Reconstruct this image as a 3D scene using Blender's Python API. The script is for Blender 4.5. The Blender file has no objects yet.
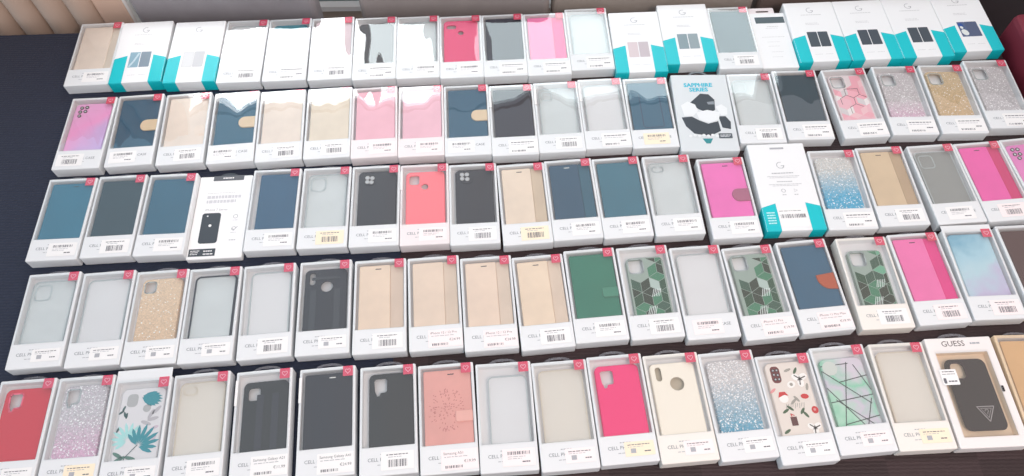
import bpy, bmesh, math, random
from mathutils import Vector, Matrix
from mathutils.geometry import tessellate_polygon

random.seed(7)
SC = bpy.context.scene
COL = SC.collection

# ------------------------------------------------------------------ layout
# x, y, turn, width, length, thickness of every box, in metres, row 1 = far end of the table
POS = {
    1: [
        (-0.8637, 1.1410, 0.0513, 0.0893, 0.1749, 0.0240),
        (-0.7642, 1.1416, 0.0535, 0.1056, 0.1700, 0.0270),
        (-0.6530, 1.1400, 0.0348, 0.1056, 0.1700, 0.0270),
        (-0.5540, 1.1424, 0.0307, 0.0893, 0.1749, 0.0240),
        (-0.4622, 1.1447, 0.0414, 0.0893, 0.1749, 0.0240),
        (-0.3705, 1.1463, 0.0543, 0.0893, 0.1749, 0.0240),
        (-0.2797, 1.1450, 0.0452, 0.0893, 0.1749, 0.0240),
        (-0.1898, 1.1464, 0.0433, 0.0893, 0.1749, 0.0240),
        (-0.1000, 1.1456, 0.0427, 0.0893, 0.1749, 0.0240),
        (-0.0105, 1.1482, 0.0428, 0.0893, 0.1749, 0.0240),
        (0.0791, 1.1494, 0.0425, 0.0893, 0.1749, 0.0240),
        (0.1683, 1.1617, 0.0416, 0.0893, 0.1749, 0.0240),
        (0.2676, 1.1480, 0.0287, 0.1056, 0.1700, 0.0270),
        (0.3732, 1.1688, 0.0266, 0.1056, 0.1700, 0.0270),
        (0.4715, 1.1592, 0.0247, 0.0893, 0.1749, 0.0240),
        (0.5543, 1.1529, 0.0246, 0.0750, 0.1564, 0.0200),
        (0.6452, 1.1692, 0.0318, 0.1056, 0.1700, 0.0270),
        (0.7518, 1.1728, 0.0391, 0.1056, 0.1700, 0.0270),
        (0.8579, 1.1772, 0.0402, 0.1056, 0.1700, 0.0270),
        (0.9640, 1.1912, 0.0457, 0.1056, 0.1700, 0.0270),
    ],
    2: [
        (-0.8266, 0.9330, 0.0375, 0.0893, 0.1749, 0.0240),
        (-0.7315, 0.9384, 0.0718, 0.0893, 0.1749, 0.0240),
        (-0.6355, 0.9405, 0.0789, 0.0893, 0.1749, 0.0240),
        (-0.5398, 0.9420, 0.0759, 0.0893, 0.1749, 0.0240),
        (-0.4480, 0.9441, 0.0740, 0.0893, 0.1749, 0.0240),
        (-0.3556, 0.9490, 0.0627, 0.0893, 0.1749, 0.0240),
        (-0.2653, 0.9492, 0.0624, 0.0893, 0.1749, 0.0240),
        (-0.1743, 0.9502, 0.0495, 0.0893, 0.1749, 0.0240),
        (-0.0841, 0.9504, 0.0464, 0.0893, 0.1749, 0.0240),
        (0.0058, 0.9494, 0.0463, 0.0893, 0.1749, 0.0240),
        (0.0954, 0.9550, 0.0463, 0.0893, 0.1749, 0.0240),
        (0.1849, 0.9622, 0.0462, 0.0893, 0.1749, 0.0240),
        (0.2755, 0.9621, 0.0382, 0.0893, 0.1749, 0.0240),
        (0.3812, 0.9602, -0.0063, 0.1118, 0.1919, 0.0240),
        (0.4841, 0.9691, 0.0101, 0.0893, 0.1749, 0.0240),
        (0.5769, 0.9759, 0.0157, 0.0893, 0.1749, 0.0240),
        (0.6811, 0.9783, 0.0530, 0.0893, 0.1749, 0.0240),
        (0.7806, 0.9831, 0.0007, 0.0893, 0.1749, 0.0240),
        (0.8763, 0.9847, 0.0006, 0.0893, 0.1749, 0.0240),
        (0.9709, 0.9959, 0.0128, 0.0893, 0.1749, 0.0240),
    ],
    3: [
        (-0.8152, 0.7363, 0.0390, 0.0893, 0.1749, 0.0240),
        (-0.7220, 0.7413, 0.0475, 0.0893, 0.1749, 0.0240),
        (-0.6284, 0.7432, 0.0371, 0.0893, 0.1749, 0.0240),
        (-0.5337, 0.7431, 0.0371, 0.0987, 0.1783, 0.0120),
        (-0.4346, 0.7502, 0.0381, 0.0893, 0.1749, 0.0240),
        (-0.3411, 0.7528, 0.0406, 0.0893, 0.1749, 0.0240),
        (-0.2492, 0.7547, 0.0445, 0.0893, 0.1749, 0.0240),
        (-0.1588, 0.7563, 0.0455, 0.0893, 0.1749, 0.0240),
        (-0.0688, 0.7555, 0.0455, 0.0893, 0.1749, 0.0240),
        (0.0233, 0.7544, 0.0692, 0.0893, 0.1749, 0.0240),
        (0.1128, 0.7624, 0.0693, 0.0893, 0.1749, 0.0240),
        (0.2027, 0.7651, 0.0693, 0.0893, 0.1749, 0.0240),
        (0.2966, 0.7680, 0.0524, 0.0893, 0.1749, 0.0240),
        (0.3979, 0.7605, 0.0468, 0.0893, 0.1749, 0.0240),
        (0.5056, 0.7815, 0.0250, 0.1075, 0.1920, 0.0260),
        (0.6085, 0.7743, 0.0214, 0.0893, 0.1749, 0.0240),
        (0.7016, 0.7803, 0.0392, 0.0893, 0.1749, 0.0240),
        (0.8024, 0.7837, 0.0635, 0.0893, 0.1749, 0.0240),
        (0.8932, 0.7882, 0.0752, 0.0893, 0.1749, 0.0240),
        (0.9848, 0.7969, 0.0984, 0.0893, 0.1749, 0.0240),
    ],
    4: [
        (-0.7888, 0.5366, 0.0699, 0.0893, 0.1749, 0.0240),
        (-0.6938, 0.5379, 0.0713, 0.0893, 0.1749, 0.0240),
        (-0.6014, 0.5385, 0.0655, 0.0893, 0.1749, 0.0240),
        (-0.5102, 0.5420, 0.0639, 0.0893, 0.1749, 0.0240),
        (-0.4159, 0.5469, 0.0813, 0.0893, 0.1749, 0.0240),
        (-0.3200, 0.5521, 0.0661, 0.0893, 0.1749, 0.0240),
        (-0.2256, 0.5531, 0.0597, 0.0893, 0.1749, 0.0240),
        (-0.1330, 0.5572, 0.0706, 0.0893, 0.1749, 0.0240),
        (-0.0414, 0.5556, 0.0685, 0.0893, 0.1749, 0.0240),
        (0.0502, 0.5564, 0.0861, 0.0893, 0.1749, 0.0240),
        (0.1407, 0.5676, 0.0760, 0.0893, 0.1749, 0.0240),
        (0.2334, 0.5715, 0.0712, 0.0893, 0.1749, 0.0240),
        (0.3260, 0.5702, 0.0678, 0.0893, 0.1749, 0.0240),
        (0.4198, 0.5686, 0.0928, 0.0893, 0.1749, 0.0240),
        (0.5157, 0.5787, 0.0883, 0.0893, 0.1749, 0.0240),
        (0.6190, 0.5826, 0.0392, 0.0893, 0.1749, 0.0240),
        (0.7140, 0.5894, 0.0611, 0.0893, 0.1749, 0.0240),
        (0.8107, 0.5962, 0.0269, 0.0893, 0.1749, 0.0240),
        (0.9084, 0.6031, 0.0390, 0.0893, 0.1749, 0.0240),
    ],
    5: [
        (-0.7762, 0.3429, 0.0605, 0.0893, 0.1749, 0.0240),
        (-0.6821, 0.3467, 0.0643, 0.0893, 0.1749, 0.0240),
        (-0.5897, 0.3425, 0.0706, 0.0893, 0.1749, 0.0240),
        (-0.4950, 0.3495, 0.0897, 0.0893, 0.1749, 0.0240),
        (-0.3954, 0.3530, 0.0886, 0.0893, 0.1749, 0.0240),
        (-0.2944, 0.3557, 0.0822, 0.0893, 0.1749, 0.0240),
        (-0.1978, 0.3570, 0.0754, 0.0893, 0.1749, 0.0240),
        (-0.1051, 0.3584, 0.0716, 0.0893, 0.1749, 0.0240),
        (-0.0133, 0.3590, 0.0564, 0.0893, 0.1749, 0.0240),
        (0.0780, 0.3603, 0.0722, 0.0893, 0.1749, 0.0240),
        (0.1686, 0.3690, 0.0769, 0.0893, 0.1749, 0.0240),
        (0.2599, 0.3697, 0.0736, 0.0893, 0.1749, 0.0240),
        (0.3505, 0.3721, 0.0818, 0.0893, 0.1749, 0.0240),
        (0.4417, 0.3654, 0.0763, 0.0893, 0.1749, 0.0240),
        (0.5330, 0.3788, 0.0766, 0.0893, 0.1749, 0.0240),
        (0.6271, 0.3822, 0.0374, 0.0893, 0.1749, 0.0240),
        (0.7306, 0.3876, 0.0301, 0.1088, 0.1804, 0.0240),
        (0.8345, 0.3935, 0.0066, 0.0893, 0.1749, 0.0240),
    ],
}


# ------------------------------------------------------------------ materials
def lin(c):
    return tuple(((v / 255) / 12.92 if v / 255 <= .04045 else ((v / 255 + .055) / 1.055) ** 2.4) for v in c)

def obs(r, g, b, haze=.09, k=.84):
    """surface colour of something that shows under clear film (the film's own sheen taken off)"""
    return tuple(max(.006, (v - haze) / k) for v in lin((r, g, b)))

MATS = {}
def mat(name, color=(.8, .8, .8), rough=.5, spec=.5, metal=0.0, **kw):
    key = name
    if key in MATS: return MATS[key]
    m = bpy.data.materials.new(name); m.use_nodes = True
    p = m.node_tree.nodes['Principled BSDF']
    p.inputs['Base Color'].default_value = (*color, 1)
    p.inputs['Roughness'].default_value = rough
    p.inputs['Specular IOR Level'].default_value = spec
    p.inputs['Metallic'].default_value = metal
    for k, v in kw.items(): p.inputs[k].default_value = v
    MATS[key] = m
    return m

def cmat(c, rough=.55, spec=.35):
    return mat('col_%d_%d_%d_%d' % (c[0]*999, c[1]*999, c[2]*999, rough*100), c, rough, spec)

def nodes(m):
    return m.node_tree.nodes, m.node_tree.links

def leather(c, scale=900, depth=.0004, rough=.5):
    """flip-case cover: fine grain"""
    key = 'leather_%d_%d_%d_%d' % (c[0]*999, c[1]*999, c[2]*999, scale)
    if key in MATS: return MATS[key]
    m = mat(key, c, rough, .35); n, l = nodes(m); p = n['Principled BSDF']
    tc = n.new('ShaderNodeTexCoord'); no = n.new('ShaderNodeTexNoise'); bp = n.new('ShaderNodeBump')
    no.inputs['Scale'].default_value = scale; no.inputs['Detail'].default_value = 2
    bp.inputs['Strength'].default_value = .35; bp.inputs['Distance'].default_value = depth
    l.new(tc.outputs['Object'], no.inputs['Vector']); l.new(no.outputs['Fac'], bp.inputs['Height']); l.new(bp.outputs['Normal'], p.inputs['Normal'])
    n2 = n.new('ShaderNodeTexNoise'); n2.inputs['Scale'].default_value = 26; n2.inputs['Detail'].default_value = 2
    mx = n.new('ShaderNodeMix'); mx.data_type = 'RGBA'
    mx.inputs['A'].default_value = (*[v * .88 for v in c], 1); mx.inputs['B'].default_value = (*[min(1, v * 1.12) for v in c], 1)
    l.new(tc.outputs['Object'], n2.inputs['Vector']); l.new(n2.outputs['Fac'], mx.inputs['Factor']); l.new(mx.outputs['Result'], p.inputs['Base Color'])
    return m

def film_mat():
    if 'film' in MATS: return MATS['film']
    m = bpy.data.materials.new('film'); m.use_nodes = True; n, l = nodes(m)
    n.remove(n['Principled BSDF']); out = n['Material Output']
    tc = n.new('ShaderNodeTexCoord'); oi = n.new('ShaderNodeObjectInfo')
    mul = n.new('ShaderNodeMath'); mul.operation = 'MULTIPLY'; mul.inputs[1].default_value = 61.0
    l.new(oi.outputs['Random'], mul.inputs[0])
    mp = n.new('ShaderNodeMapping'); mp.inputs['Scale'].default_value = (1.3, .5, 1)
    l.new(tc.outputs['Object'], mp.inputs['Vector'])
    no = n.new('ShaderNodeTexNoise'); no.noise_dimensions = '4D'; no.inputs['Scale'].default_value = FILM_SCALE; no.inputs['Detail'].default_value = 1.3; no.inputs['Roughness'].default_value = .35
    l.new(mp.outputs['Vector'], no.inputs['Vector']); l.new(mul.outputs[0], no.inputs['W'])
    bp = n.new('ShaderNodeBump'); bp.inputs['Strength'].default_value = 1; bp.inputs['Distance'].default_value = FILM_BUMP
    l.new(no.outputs['Fac'], bp.inputs['Height'])
    fr = n.new('ShaderNodeFresnel'); fr.inputs['IOR'].default_value = FILM_IOR; l.new(bp.outputs['Normal'], fr.inputs['Normal'])
    ge = n.new('ShaderNodeNewGeometry'); mi = n.new('ShaderNodeMapRange')      # a thin sheet mirrors alike from both faces
    mi.inputs['To Min'].default_value = FILM_IOR; mi.inputs['To Max'].default_value = 1 / FILM_IOR
    l.new(ge.outputs['Backfacing'], mi.inputs['Value']); l.new(mi.outputs[0], fr.inputs['IOR'])
    tr = n.new('ShaderNodeBsdfTransparent'); tr.inputs['Color'].default_value = (.97, .98, .98, 1)
    gl = n.new('ShaderNodeBsdfGlossy'); gl.inputs['Roughness'].default_value = .02; gl.inputs['Color'].default_value = (1, 1, 1, 1)
    l.new(bp.outputs['Normal'], gl.inputs['Normal'])
    ms = n.new('ShaderNodeMixShader'); l.new(fr.outputs[0], ms.inputs[0]); l.new(tr.outputs[0], ms.inputs[1]); l.new(gl.outputs[0], ms.inputs[2])
    l.new(ms.outputs[0], out.inputs['Surface'])
    MATS['film'] = m
    return m

def clear_mat(name, tint, body, amount, rough=.25):
    """clear or milky soft plastic: see-through with some body of its own"""
    if name in MATS: return MATS[name]
    m = bpy.data.materials.new(name); m.use_nodes = True; n, l = nodes(m); p = n['Principled BSDF']; out = n['Material Output']
    p.inputs['Base Color'].default_value = (*body, 1); p.inputs['Roughness'].default_value = rough
    tr = n.new('ShaderNodeBsdfTransparent'); tr.inputs['Color'].default_value = (*tint, 1)
    ms = n.new('ShaderNodeMixShader'); ms.inputs[0].default_value = amount
    l.new(tr.outputs[0], ms.inputs[1]); l.new(p.outputs[0], ms.inputs[2]); l.new(ms.outputs[0], out.inputs['Surface'])
    MATS[name] = m
    return m

def glitter_mat(name, top, bottom, mid=0.0, spread=.06, sparkle=.05, contrast=.35):
    """glitter flakes, colour running from top to bottom of the case"""
    if name in MATS: return MATS[name]
    m = mat(name, top, .38, .6); n, l = nodes(m); p = n['Principled BSDF']
    tc = n.new('ShaderNodeTexCoord'); sep = n.new('ShaderNodeSeparateXYZ'); l.new(tc.outputs['Object'], sep.inputs[0])
    no = n.new('ShaderNodeTexNoise'); no.inputs['Scale'].default_value = 300; l.new(tc.outputs['Object'], no.inputs['Vector'])
    mr = n.new('ShaderNodeMapRange'); mr.inputs['From Min'].default_value = mid - spread; mr.inputs['From Max'].default_value = mid + spread
    l.new(sep.outputs['Y'], mr.inputs['Value'])
    ad = n.new('ShaderNodeMath'); ad.operation = 'ADD'; l.new(mr.outputs[0], ad.inputs[0])
    sb = n.new('ShaderNodeMath'); sb.operation = 'MULTIPLY_ADD'; sb.inputs[1].default_value = .9; sb.inputs[2].default_value = -.45; l.new(no.outputs['Fac'], sb.inputs[0])
    l.new(sb.outputs[0], ad.inputs[1]); ad.use_clamp = True
    mx = n.new('ShaderNodeMix'); mx.data_type = 'RGBA'; mx.inputs['A'].default_value = (*bottom, 1); mx.inputs['B'].default_value = (*top, 1); l.new(ad.outputs[0], mx.inputs['Factor'])
    vo = n.new('ShaderNodeTexVoronoi'); vo.inputs['Scale'].default_value = 620; l.new(tc.outputs['Object'], vo.inputs['Vector'])
    s2 = n.new('ShaderNodeSeparateColor'); l.new(vo.outputs['Color'], s2.inputs[0])
    br = n.new('ShaderNodeMath'); br.operation = 'MULTIPLY_ADD'; br.inputs[1].default_value = contrast; br.inputs[2].default_value = 1 - contrast * .5; l.new(s2.outputs[0], br.inputs[0])
    m2 = n.new('ShaderNodeVectorMath'); m2.operation = 'SCALE'; l.new(mx.outputs['Result'], m2.inputs[0]); l.new(br.outputs[0], m2.inputs['Scale'])
    gt = n.new('ShaderNodeMath'); gt.operation = 'GREATER_THAN'; gt.inputs[1].default_value = 1 - sparkle; l.new(s2.outputs[1], gt.inputs[0])
    m3 = n.new('ShaderNodeMix'); m3.data_type = 'RGBA'; m3.inputs['B'].default_value = (.95, .95, .95, 1); l.new(gt.outputs[0], m3.inputs['Factor']); l.new(m2.outputs[0], m3.inputs['A'])
    l.new(m3.outputs['Result'], p.inputs['Base Color'])
    return m

def blend_mat(name, stops, scale=14, along=(0, 1, 0), rng=(-.08, .08), wob=.35, rough=.4):
    """printed colour wash: stops blended along a direction with a cloudy edge"""
    if name in MATS: return MATS[name]
    m = mat(name, (.5, .5, .5), rough, .4); n, l = nodes(m); p = n['Principled BSDF']
    tc = n.new('ShaderNodeTexCoord'); dp = n.new('ShaderNodeVectorMath'); dp.operation = 'DOT_PRODUCT'; dp.inputs[1].default_value = along
    l.new(tc.outputs['Object'], dp.inputs[0])
    mr = n.new('ShaderNodeMapRange'); mr.inputs['From Min'].default_value, mr.inputs['From Max'].default_value = rng; l.new(dp.outputs['Value'], mr.inputs['Value'])
    no = n.new('ShaderNodeTexNoise'); no.inputs['Scale'].default_value = scale; no.inputs['Detail'].default_value = 3; l.new(tc.outputs['Object'], no.inputs['Vector'])
    ma = n.new('ShaderNodeMath'); ma.operation = 'MULTIPLY_ADD'; ma.inputs[1].default_value = wob * 2; ma.inputs[2].default_value = -wob; l.new(no.outputs['Fac'], ma.inputs[0])
    ad = n.new('ShaderNodeMath'); ad.operation = 'ADD'; l.new(mr.outputs[0], ad.inputs[0]); l.new(ma.outputs[0], ad.inputs[1])
    cr = n.new('ShaderNodeValToRGB'); l.new(ad.outputs[0], cr.inputs[0])
    els = cr.color_ramp.elements
    while len(els) < len(stops): els.new(.5)
    for e, (pos, c) in zip(els, stops): e.position = pos; e.color = (*c, 1)
    l.new(cr.outputs['Color'], p.inputs['Base Color'])
    return m

FILM_SCALE, FILM_BUMP, FILM_IOR = 14.0, .0032, 1.98

CARD = mat('white_card', (.755, .775, .79), .45, .4)
CARD_PINK = mat('pinkish_card', (.82, .755, .765), .45, .4)
CARD_CREAM = mat('cream_card', (.83, .795, .745), .45, .4)
CARD_TAN = mat('tan_card', (.74, .56, .38), .5, .4)
WCARD = mat('bright_white_card', (.83, .84, .85), .45, .4)
TRAY = mat('tray_card', (.84, .84, .85), .55, .3)
STICK = mat('sticker_paper', (.86, .855, .85), .6, .25)
STICK_OR = mat('sticker_paper_cream', (.92, .80, .62), .6, .25)
STICK_PK = mat('sticker_paper_pink', (.92, .82, .82), .6, .25)
INK = mat('grey_ink', (.16, .16, .18), .7, .2)
INK_L = mat('pale_grey_ink', (.42, .43, .46), .7, .2)
INK_F = mat('faint_ink', (.60, .61, .62), .7, .2)
PRINT = mat('logo_print', (.20, .22, .25), .6, .3)
TAGC = mat('red_tag', (.74, .05, .125), .45, .4)
TAGE = mat('tag_emblem_ink', (.93, .45, .55), .5, .3)
TAB = clear_mat('hang_tab_plastic', (.86, .86, .88), (.40, .40, .43), .30, .12)
TEAL = mat('teal_print', (.004, .52, .58), .4, .4)
BLACK = mat('black_plastic', (.012, .012, .014), .4, .4)
DARK = mat('dark_hollow', (.03, .03, .035), .7, .2)

# ------------------------------------------------------------------ mesh helpers
def rrect(x0, x1, y0, y1, r, n=4):
    r = max(1e-5, min(r, (x1 - x0) / 2 - 1e-6, (y1 - y0) / 2 - 1e-6)); pts = []
    for cx, cy, a in ((x1 - r, y1 - r, 0), (x0 + r, y1 - r, 90), (x0 + r, y0 + r, 180), (x1 - r, y0 + r, 270)):
        for i in range(n + 1):
            t = math.radians(a + 90 * i / n); pts.append((cx + r * math.cos(t), cy + r * math.sin(t)))
    return pts

def loft(bm, loops, cap_lo=True, cap_hi=True, mi=0):
    """loops: lists of (x,y,z), same count, skinned in order"""
    V = [[bm.verts.new(p) for p in lp] for lp in loops]; n = len(V[0])
    for a, b in zip(V, V[1:]):
        for i in range(n):
            f = bm.faces.new((a[i], a[(i + 1) % n], b[(i + 1) % n], b[i])); f.material_index = mi
    if cap_lo: bm.faces.new(list(reversed(V[0]))).material_index = mi
    if cap_hi: bm.faces.new(V[-1]).material_index = mi

def Z(loop, z): return [(x, y, z) for x, y in loop]

def rplate(bm, x0, x1, y0, y1, r, z0, z1, bev=.0008, n=4):
    f = lambda d: rrect(x0 + d, x1 - d, y0 + d, y1 - d, r - d, n)
    loft(bm, [Z(f(bev * .5), z0), Z(f(0), z0 + bev * .5), Z(f(0), z1 - bev), Z(f(bev * .3), z1 - bev * .3), Z(f(bev), z1)])

def plate_holes(bm, outer, holes, z0, z1):
    """flat-topped slab with see-through openings; outer(d) gives the outline inset by d, holes are point lists"""
    bev = .0012
    loops = [outer(bev)] + holes
    tri = tessellate_polygon([[Vector((x, y, 0)) for x, y in lp] for lp in loops])
    def ring(z): return [[bm.verts.new((x, y, z)) for x, y in lp] for lp in loops]
    top, bot = ring(z1), ring(z0)
    ft, fb = sum(top, []), sum(bot, [])
    for t in tri:
        try: bm.faces.new([ft[i] for i in t]); bm.faces.new([fb[i] for i in reversed(t)])
        except ValueError: pass
    mid = [bm.verts.new((x, y, z1 - bev)) for x, y in outer(0)]
    n = len(mid)
    for i in range(n):
        j = (i + 1) % n
        bm.faces.new((mid[i], mid[j], top[0][j], top[0][i])); bm.faces.new((bot[0][i], bot[0][j], mid[j], mid[i]))
    for a, b in zip(top[1:], bot[1:]):
        for i in range(len(a)):
            j = (i + 1) % len(a); bm.faces.new((a[i], a[j], b[j], b[i]))

def quad(bm, x0, x1, y0, y1, z, mi=0):
    f = bm.faces.new([bm.verts.new(p) for p in ((x0, y0, z), (x1, y0, z), (x1, y1, z), (x0, y1, z))]); f.material_index = mi

def poly(bm, pts, z, mi=0):
    f = bm.faces.new([bm.verts.new((x, y, z)) for x, y in pts]); f.material_index = mi
    if f.calc_area() > 0:
        f.normal_update()
        if f.normal.z < 0: f.normal_flip()

def ngon_disc(bm, cx, cy, r, z, n=14, mi=0, ry=None):
    poly(bm, [(cx + r * math.cos(2 * math.pi * i / n), cy + (ry or r) * math.sin(2 * math.pi * i / n)) for i in range(n)], z, mi)

def stroke(bm, pts, w, z, mi=0, closed=False):
    """flat line of width w through pts"""
    m = len(pts)
    for i in range(m if closed else m - 1):
        a, b = Vector(pts[i]), Vector(pts[(i + 1) % m]); d = (b - a)
        if d.length < 1e-7: continue
        d.normalize(); q = Vector((-d.y, d.x)) * w / 2; e = d * w * .3
        poly(bm, [tuple(a - e - q), tuple(b + e - q), tuple(b + e + q), tuple(a - e + q)], z, mi)

def ring(bm, cx, cy, r, w, z, a0=0, a1=360, n=18, mi=0):
    for i in range(n):
        t0, t1 = (math.radians(a0 + (a1 - a0) * k / n) for k in (i, i + 1))
        poly(bm, [(cx + q * math.cos(t), cy + q * math.sin(t)) for q, t in ((r, t0), (r, t1), (r - w, t1), (r - w, t0))], z, mi)

def dashes(bm, x0, x1, y, h, z, seed=0, mi=0, word=.005, gap=.0012):
    """a line of print too fine to read: word-long grey marks"""
    rn = random.Random(seed); x = x0
    while x < x1 - .001:
        w = min(x1 - x, word * rn.uniform(.5, 1.5)); quad(bm, x, x + w, y - h / 2, y + h / 2, z, mi); x += w + gap

def bars(bm, x0, x1, y0, y1, z, seed=0, mi=0):
    rn = random.Random(seed); x = x0
    while x < x1:
        w = rn.choice((.0005, .0005, .001, .0016)); quad(bm, x, min(x1, x + w), y0, y1, z, mi); x += w + rn.choice((.0005, .0008, .0013))

FONT_CACHE = {}
def text_mesh(name, items, mats, bold=0):
    """items: (string, size, x, y, z, align, material slot): lettering as one flat mesh"""
    key = (name, tuple(items))
    if key in FONT_CACHE: return FONT_CACHE[key]
    bm = bmesh.new()
    for s, size, x, y, z, al, mi in items:
        cu = bpy.data.curves.new('lettering', 'FONT'); cu.body = s; cu.size = size; cu.align_x = al; cu.align_y = 'CENTER'; cu.resolution_u = 2; cu.offset = bold
        o = bpy.data.objects.new('lettering', cu); COL.objects.link(o)
        dg = bpy.context.evaluated_depsgraph_get(); me = bpy.data.meshes.new_from_object(o.evaluated_get(dg))
        b2 = bmesh.new(); b2.from_mesh(me); bmesh.ops.translate(b2, verts=b2.verts, vec=(x, y, z))
        for f in b2.faces: f.material_index = mi
        b2.to_mesh(me); b2.free(); bm.from_mesh(me)
        k = len(bm.faces)
        bpy.data.objects.remove(o); bpy.data.curves.remove(cu); bpy.data.meshes.remove(me)
    me = bpy.data.meshes.new(name); bm.to_mesh(me); bm.free()
    for m in mats: me.materials.append(m)
    FONT_CACHE[key] = me
    return me

MESH = {}
def mesh(key, build, mats, smooth=False, recalc=True):
    """build a mesh once, share it between all copies"""
    if key in MESH: return MESH[key]
    bm = bmesh.new(); build(bm)
    if recalc: bmesh.ops.recalc_face_normals(bm, faces=bm.faces)
    me = bpy.data.meshes.new(str(key[0]) if isinstance(key, tuple) else str(key)); bm.to_mesh(me); bm.free()
    for m in (mats if isinstance(mats, (list, tuple)) else [mats]): me.materials.append(m)
    if smooth:
        for p in me.polygons: p.use_smooth = True
    MESH[key] = me
    return me

def put(name, me, parent=None, loc=(0, 0, 0), rz=0):
    o = bpy.data.objects.new(name, me); COL.objects.link(o); o.location = loc; o.rotation_euler = (0, 0, rz)
    if parent is not None: o.parent = parent
    return o

def thing(name, label, cat, loc=(0, 0, 0), rz=0, group=None):
    o = bpy.data.objects.new(name, None); COL.objects.link(o); o.location = loc; o.rotation_euler = (0, 0, rz)
    o.empty_display_size = .02
    o['label'] = label; o['category'] = cat
    if group: o['group'] = group
    return o

# ------------------------------------------------------------------ the carton
BAND = .044          # printed strip below the window
def carton_mesh(W, L, T, win=None, card=CARD, tray=TRAY, key='carton'):
    def b(bm):
        f = lambda d: rrect(-W/2 + d, W/2 - d, -L/2 + d, L/2 - d, .0022 - min(d, .0015), 3)
        loops = [Z(f(.0008), 0), Z(f(0), .0008), Z(f(0), T - .0014), Z(f(.0004), T - .0004), Z(f(.0014), T)]
        if win is None:
            loft(bm, loops); return
        w = rrect(*win, .0012, 3); w2 = rrect(win[0] - .0006, win[1] + .0006, win[2] - .0006, win[3] + .0006, .0012, 3)
        loft(bm, loops + [Z(w, T), Z(w, T - .0008)], cap_hi=False)
        n0 = len(bm.faces)
        loft(bm, [Z(w, T - .0008), Z(w2, T - .0008), Z(w2, .0105)], cap_lo=False, mi=1)
    return mesh((key, W, L, T, win, card.name), b, [card, tray], recalc=False)

def film_mesh(win, T):
    def b(bm):
        x0, x1, y0, y1 = win[0] - .0018, win[1] + .0018, win[2] - .001, win[3] + .0035
        nx, ny = 10, 18
        g = [[bm.verts.new((x0 + (x1 - x0) * i / nx, y0 + (y1 - y0) * j / ny, T + .0010 + .0006 * math.sin(math.pi * i / nx) * math.sin(math.pi * j / ny))) for i in range(nx + 1)] for j in range(ny + 1)]
        for j in range(ny):
            for i in range(nx): bm.faces.new((g[j][i], g[j][i + 1], g[j + 1][i + 1], g[j + 1][i]))
    return mesh(('film', win, T), b, film_mat(), smooth=True, recalc=False)

def std_window(W, L): return (-W/2 + .0042, W/2 - .0042, -L/2 + BAND, L/2 - .0055)

def tag_meshes(W, L, T):
    def b(bm): rplate(bm, .0245, .0405, L/2 - .0175, L/2 - .0008, .0008, T + .0001, T + .0007, .0002, 2)
    def e(bm):
        cx, cy, z = .0325, L/2 - .0092, T + .0008
        pts = []
        for i in range(17):
            t = 2 * math.pi * i / 16
            pts.append((cx + .00027 * 16 * math.sin(t) ** 3, cy + .00027 * (13 * math.cos(t) - 5 * math.cos(2*t) - 2 * math.cos(3*t) - math.cos(4*t))))
        stroke(bm, pts, .0011, z)
    return mesh(('corner_tag', L, T), b, TAGC), mesh(('emblem', L, T), e, TAGE)

def tab_mesh(L, T, w=.05, d=.0105, z=None):
    z = T * .45 if z is None else z
    def b(bm):
        y0 = L/2 - .0005
        out = [(-w/2, y0), (w/2, y0)]
        for i in range(11):
            t = math.pi * i / 10; out.append((w/2 * .92 * math.cos(t), y0 + d * .3 + d * .7 * math.sin(t)))
        hole = rrect(-.012, .012, y0 + d * .38, y0 + d * .62, .002, 2)
        tri = tessellate_polygon([[Vector((x, y, 0)) for x, y in lp] for lp in (out, hole)])
        allp = out + hole
        V = [[bm.verts.new((x, y, zz)) for x, y in allp] for zz in (z, z + .0006)]
        for t in tri:
            try: bm.faces.new([V[1][i] for i in t]); bm.faces.new([V[0][i] for i in reversed(t)])
            except ValueError: pass
        for st, n in ((0, len(out)), (len(out), len(hole))):
            for i in range(n):
                a, c = st + i, st + (i + 1) % n; bm.faces.new((V[0][a], V[0][c], V[1][c], V[1][a]))
    return mesh(('hang_tab', L, T, w, d), b, TAB)

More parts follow.
